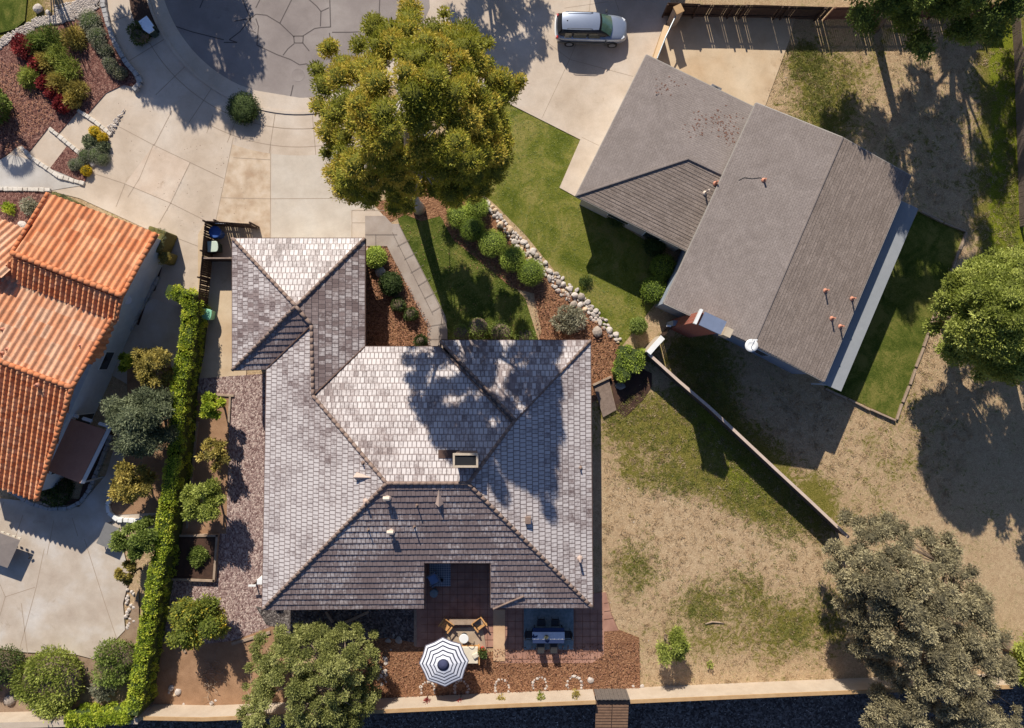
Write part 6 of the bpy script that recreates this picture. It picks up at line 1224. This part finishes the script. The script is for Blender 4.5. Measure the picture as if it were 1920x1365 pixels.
# left patio things
sq = thing('covered_table', 'square grey covered table with pale fringed edge, cut by the left edge', 'table'); zc = 1.0; mb = MB(); cA = [P(-40, 985, zc), P(38, 1013, zc), P(14, 1065, zc), P(-62, 1038, zc)]; pk = sum(cA, Vector()) / 4 + Vector((0, 0, .06))
for k_ in range(4): mb.face([cA[k_], cA[(k_ + 1) % 4], pk][::-1])
mb.face(cA); mb.build('tabletop', plain('grey_canvas', C(132, 122, 116), .9), sq); MB().tube([(pk.x, pk.y, 0), (pk.x, pk.y, zc)], .3, 12).build('pedestal', M_blk, sq); mb = MB()
for k_ in range(8): p_ = cA[0].lerp(cA[1], (k_ + .3) / 7.5); mb.box((p_.x, p_.y + .12, zc - .02), (.2, .07, .1), -.35)
mb.build('fringe', M_cush, sq)
t_ = thing('table', 'rectangular grey table half hidden by the dark green patio tree', 'table', P(215, 1000), -.42); MB().box((0, 0, .74), (1.1, 1.55, .05)).build('tabletop', plain('slate_top', C(128, 126, 124), .5), t_); [MB().box((sx * .48, sy * .68, .36), (.05, .05, .72)).build('leg', M_blk, t_) for sx in (-1, 1) for sy in (-1, 1)]
t_ = thing('garden_light', 'small black spotlight on a stake on the pale patio', 'garden light', P(62, 1043)); MB().tube([(-.4, .5, .05), (0, 0, .3)], .015, 6).build('stake', M_blk, t_); MB().box((0, 0, .32), (.22, .1, .1), .6).build('lamp_head', M_blk, t_, bevel=.02)
o = MB().tube([P(1322, 1170, .05), P(1335, 1166, .08), P(1348, 1167, .06), P(1358, 1169, .05)], [.05, .06, .05, .03], 6).build('fallen_branch', M_woodl, smooth=True); tag(o, 'pale fallen branch on the dry lawn above the bottom wall', 'branch')
t_ = thing('wall_heater', 'white wall box mounted on the west wall of the brown house', 'utility box'); q = P(490, 1090, 1.9); MB().box((q.x, q.y, 1.6), (.5, .35, .9)).build('casing', M_white, t_, bevel=.03)
t_ = thing('clothes_post', 'white post with bar beside the west eave of the brown house', 'post'); q = P(481, 1091); MB().box((q.x, q.y, .8), (.5, .12, .08)).build('crossbar', M_white, t_); MB().box((q.x, q.y, .4), (.08, .08, .8)).build('post_shaft', M_wood, t_)
# loose rubble line of mulch chunks at patio corner, dry leaves scattered over the beds and yard
def litter(name, poly, n, smin, smax, mat, seed, z=None):
    rd = random.Random(seed); mb = MB(); xs = [p_[0] for p_ in poly]; ys = [p_[1] for p_ in poly]; k_ = 0; z = LAYER[0] + .004 if z is None else z
    while k_ < n:
        x, y = rd.uniform(min(xs), max(xs)), rd.uniform(min(ys), max(ys)); k_ += 1
        if not inpoly(x, y, poly): continue
        q = P(x, y); a_ = rd.uniform(0, 6.3); s_ = rd.uniform(smin, smax); u_ = Vector((math.cos(a_), math.sin(a_), rd.uniform(-.1, .3))) * s_; v_ = Vector((-math.sin(a_), math.cos(a_), rd.uniform(0, .4))) * s_ * .45; q.z = z + .015
        mb.face([q - u_, q - v_, q + u_, q + v_])
    tag(mb.build(name, mat), kind='stuff')
M_straw = nm('straw', C(196, 166, 120), C(226, 200, 156), 3); M_blade = nm('grass_blade', (.10, .13, .025, 1), (.22, .24, .06, 1), 3); M_chip = nm('bark_chip', C(150, 100, 74), C(190, 142, 112), 5); M_chipd = nm('dark_bark_chip', C(70, 44, 34), C(100, 66, 50), 5)
yard = [(1132, 790), (1215, 700), (1580, 1010), (1565, 1130), (1590, 1290), (1200, 1290), (1195, 1195), (1150, 1160), (1132, 1110)]; yard2 = [(1480, 80), (1900, 90), (1910, 560), (1780, 960), (1600, 960), (1240, 700), (1260, 640), (1540, 720), (1680, 790), (1800, 440), (1700, 340), (1420, 200)]
GREEN = [(1225, 800, 85, 60), (1330, 810, 60, 60), (1380, 880, 60, 70), (1265, 900, 70, 30), (1160, 740, 40, 60), (1420, 930, 60, 50), (1470, 980, 50, 60), (1200, 1060, 40, 50), (1310, 1140, 40, 40), (1400, 1110, 70, 60), (1480, 1180, 60, 50), (1560, 1150, 50, 60), (1540, 170, 50, 60), (1510, 110, 40, 40), (1560, 230, 60, 60), (1300, 660, 60, 40), (1330, 730, 50, 60), (1893, 250, 30, 190), (1902, 420, 34, 120)]
LF_turf = leafmat('turf_blades', L(.10, .12, .022), L(.18, .19, .04), L(.30, .27, .09), k=1.25); LF_dry = leafmat('dry_tuft_blades', L(.22, .15, .08), L(.40, .29, .17), L(.58, .45, .29), k=1.1)
def tufts(name, pl_, n, green, seed, per=14):
    rd = random.Random(seed); cl = []; xs = [a_ for a_, _ in pl_]; ys = [b_ for _, b_ in pl_]; tries = 0
    while len(cl) < n and tries < n * 40:
        tries += 1
        if green: gx_, gy_, gr_, gs_ = rd.choice(GREEN); x, y = rd.gauss(gx_, gr_ * .55), rd.gauss(gy_, gs_ * .55)
        else: x, y = rd.uniform(min(xs), max(xs)), rd.uniform(min(ys), max(ys))
        if inpoly(x, y, pl_): p_ = P(x, y); s_ = rd.uniform(.06, .22); cl.append((p_.x, p_.y, .02, s_))
    t_ = thing(name, None, None); o_ = leaves(name, cl, len(cl) * per, .11, .028, LF_turf if green else LF_dry, t_, seed=seed, core=.2, up=.1, flat=.12, rnd=.8); o_.parent = None; bpy.data.objects.remove(t_); o_.name = name; tag(o_, kind='stuff')
tufts('grass_tufts', yard, 2600, True, 1); tufts('dry_grass', yard, 1900, False, 2); tufts('grass_tufts', yard2, 2200, True, 3); tufts('dry_grass', yard2, 2600, False, 4)
fl = [(930, 170), (1090, 262), (1050, 350), (1240, 470), (1262, 520), (1205, 600), (1165, 650), (1050, 520), (930, 385), (880, 300)]; litter('grass_blades', fl, 9000, .03, .07, M_blade, 5, .02)
hl = [(742, 420), (830, 410), (930, 500), (985, 560), (1010, 640), (835, 640), (760, 455)]; litter('grass_blades', hl, 3000, .03, .07, M_blade, 7, .03)
for k_, pl_ in enumerate(([(726, 1225), (1200, 1200), (1200, 1300), (715, 1325)], [(1000, 545), (1060, 545), (1165, 650), (1112, 755), (1107, 640), (1005, 640)], [(676, 462), (726, 462), (808, 610), (806, 660), (676, 660)])): litter('bark_chips', pl_, 2600, .03, .08, M_chip, 8 + k_); litter('bark_chips', pl_, 1800, .03, .08, M_chipd, 28 + k_)
litter('bark_chips', [(-10, 110), (60, 130), (120, 210), (40, 280), (0, 300)], 2200, .03, .08, M_chip, 18)
litter('pale_debris', [(700, 1340), (1115, 1325), (1190, 1318), (1700, 1300), (1800, 1400), (700, 1420)], 420, .03, .09, M_rock, 61, -1.18); litter('pale_debris', yard, 70, .04, .07, M_rock, 62, .0); litter('pale_debris', yard2, 60, .04, .07, M_rock, 63, .0)
litter('fallen_leaf_litter', [(210, 180), (420, 260), (480, 420), (300, 430), (240, 350)], 90, .03, .05, M_chipd, 64); litter('fallen_leaf_litter', hl, 260, .03, .06, M_chip, 65, .03); litter('fallen_leaf_litter', yard, 500, .03, .06, M_chipd, 66, .0); litter('fallen_leaf_litter', yard2, 700, .03, .06, M_chipd, 67, .0)
# ================================================================ put every thing's origin at its own base
for o in list(SC.objects):
    if o.type == 'EMPTY' and o.parent is None and o.location.length < 1e-6:
        pts_ = [ch.matrix_basis @ Vector(c_) for ch in o.children for c_ in (ch.bound_box if ch.type == 'MESH' else [])]
        if not pts_: continue
        xs = [p_.x for p_ in pts_]; ys = [p_.y for p_ in pts_]; off = Vector(((min(xs) + max(xs)) / 2, (min(ys) + max(ys)) / 2, 0))
        o.location = off
        for ch in o.children: ch.location = ch.location - off
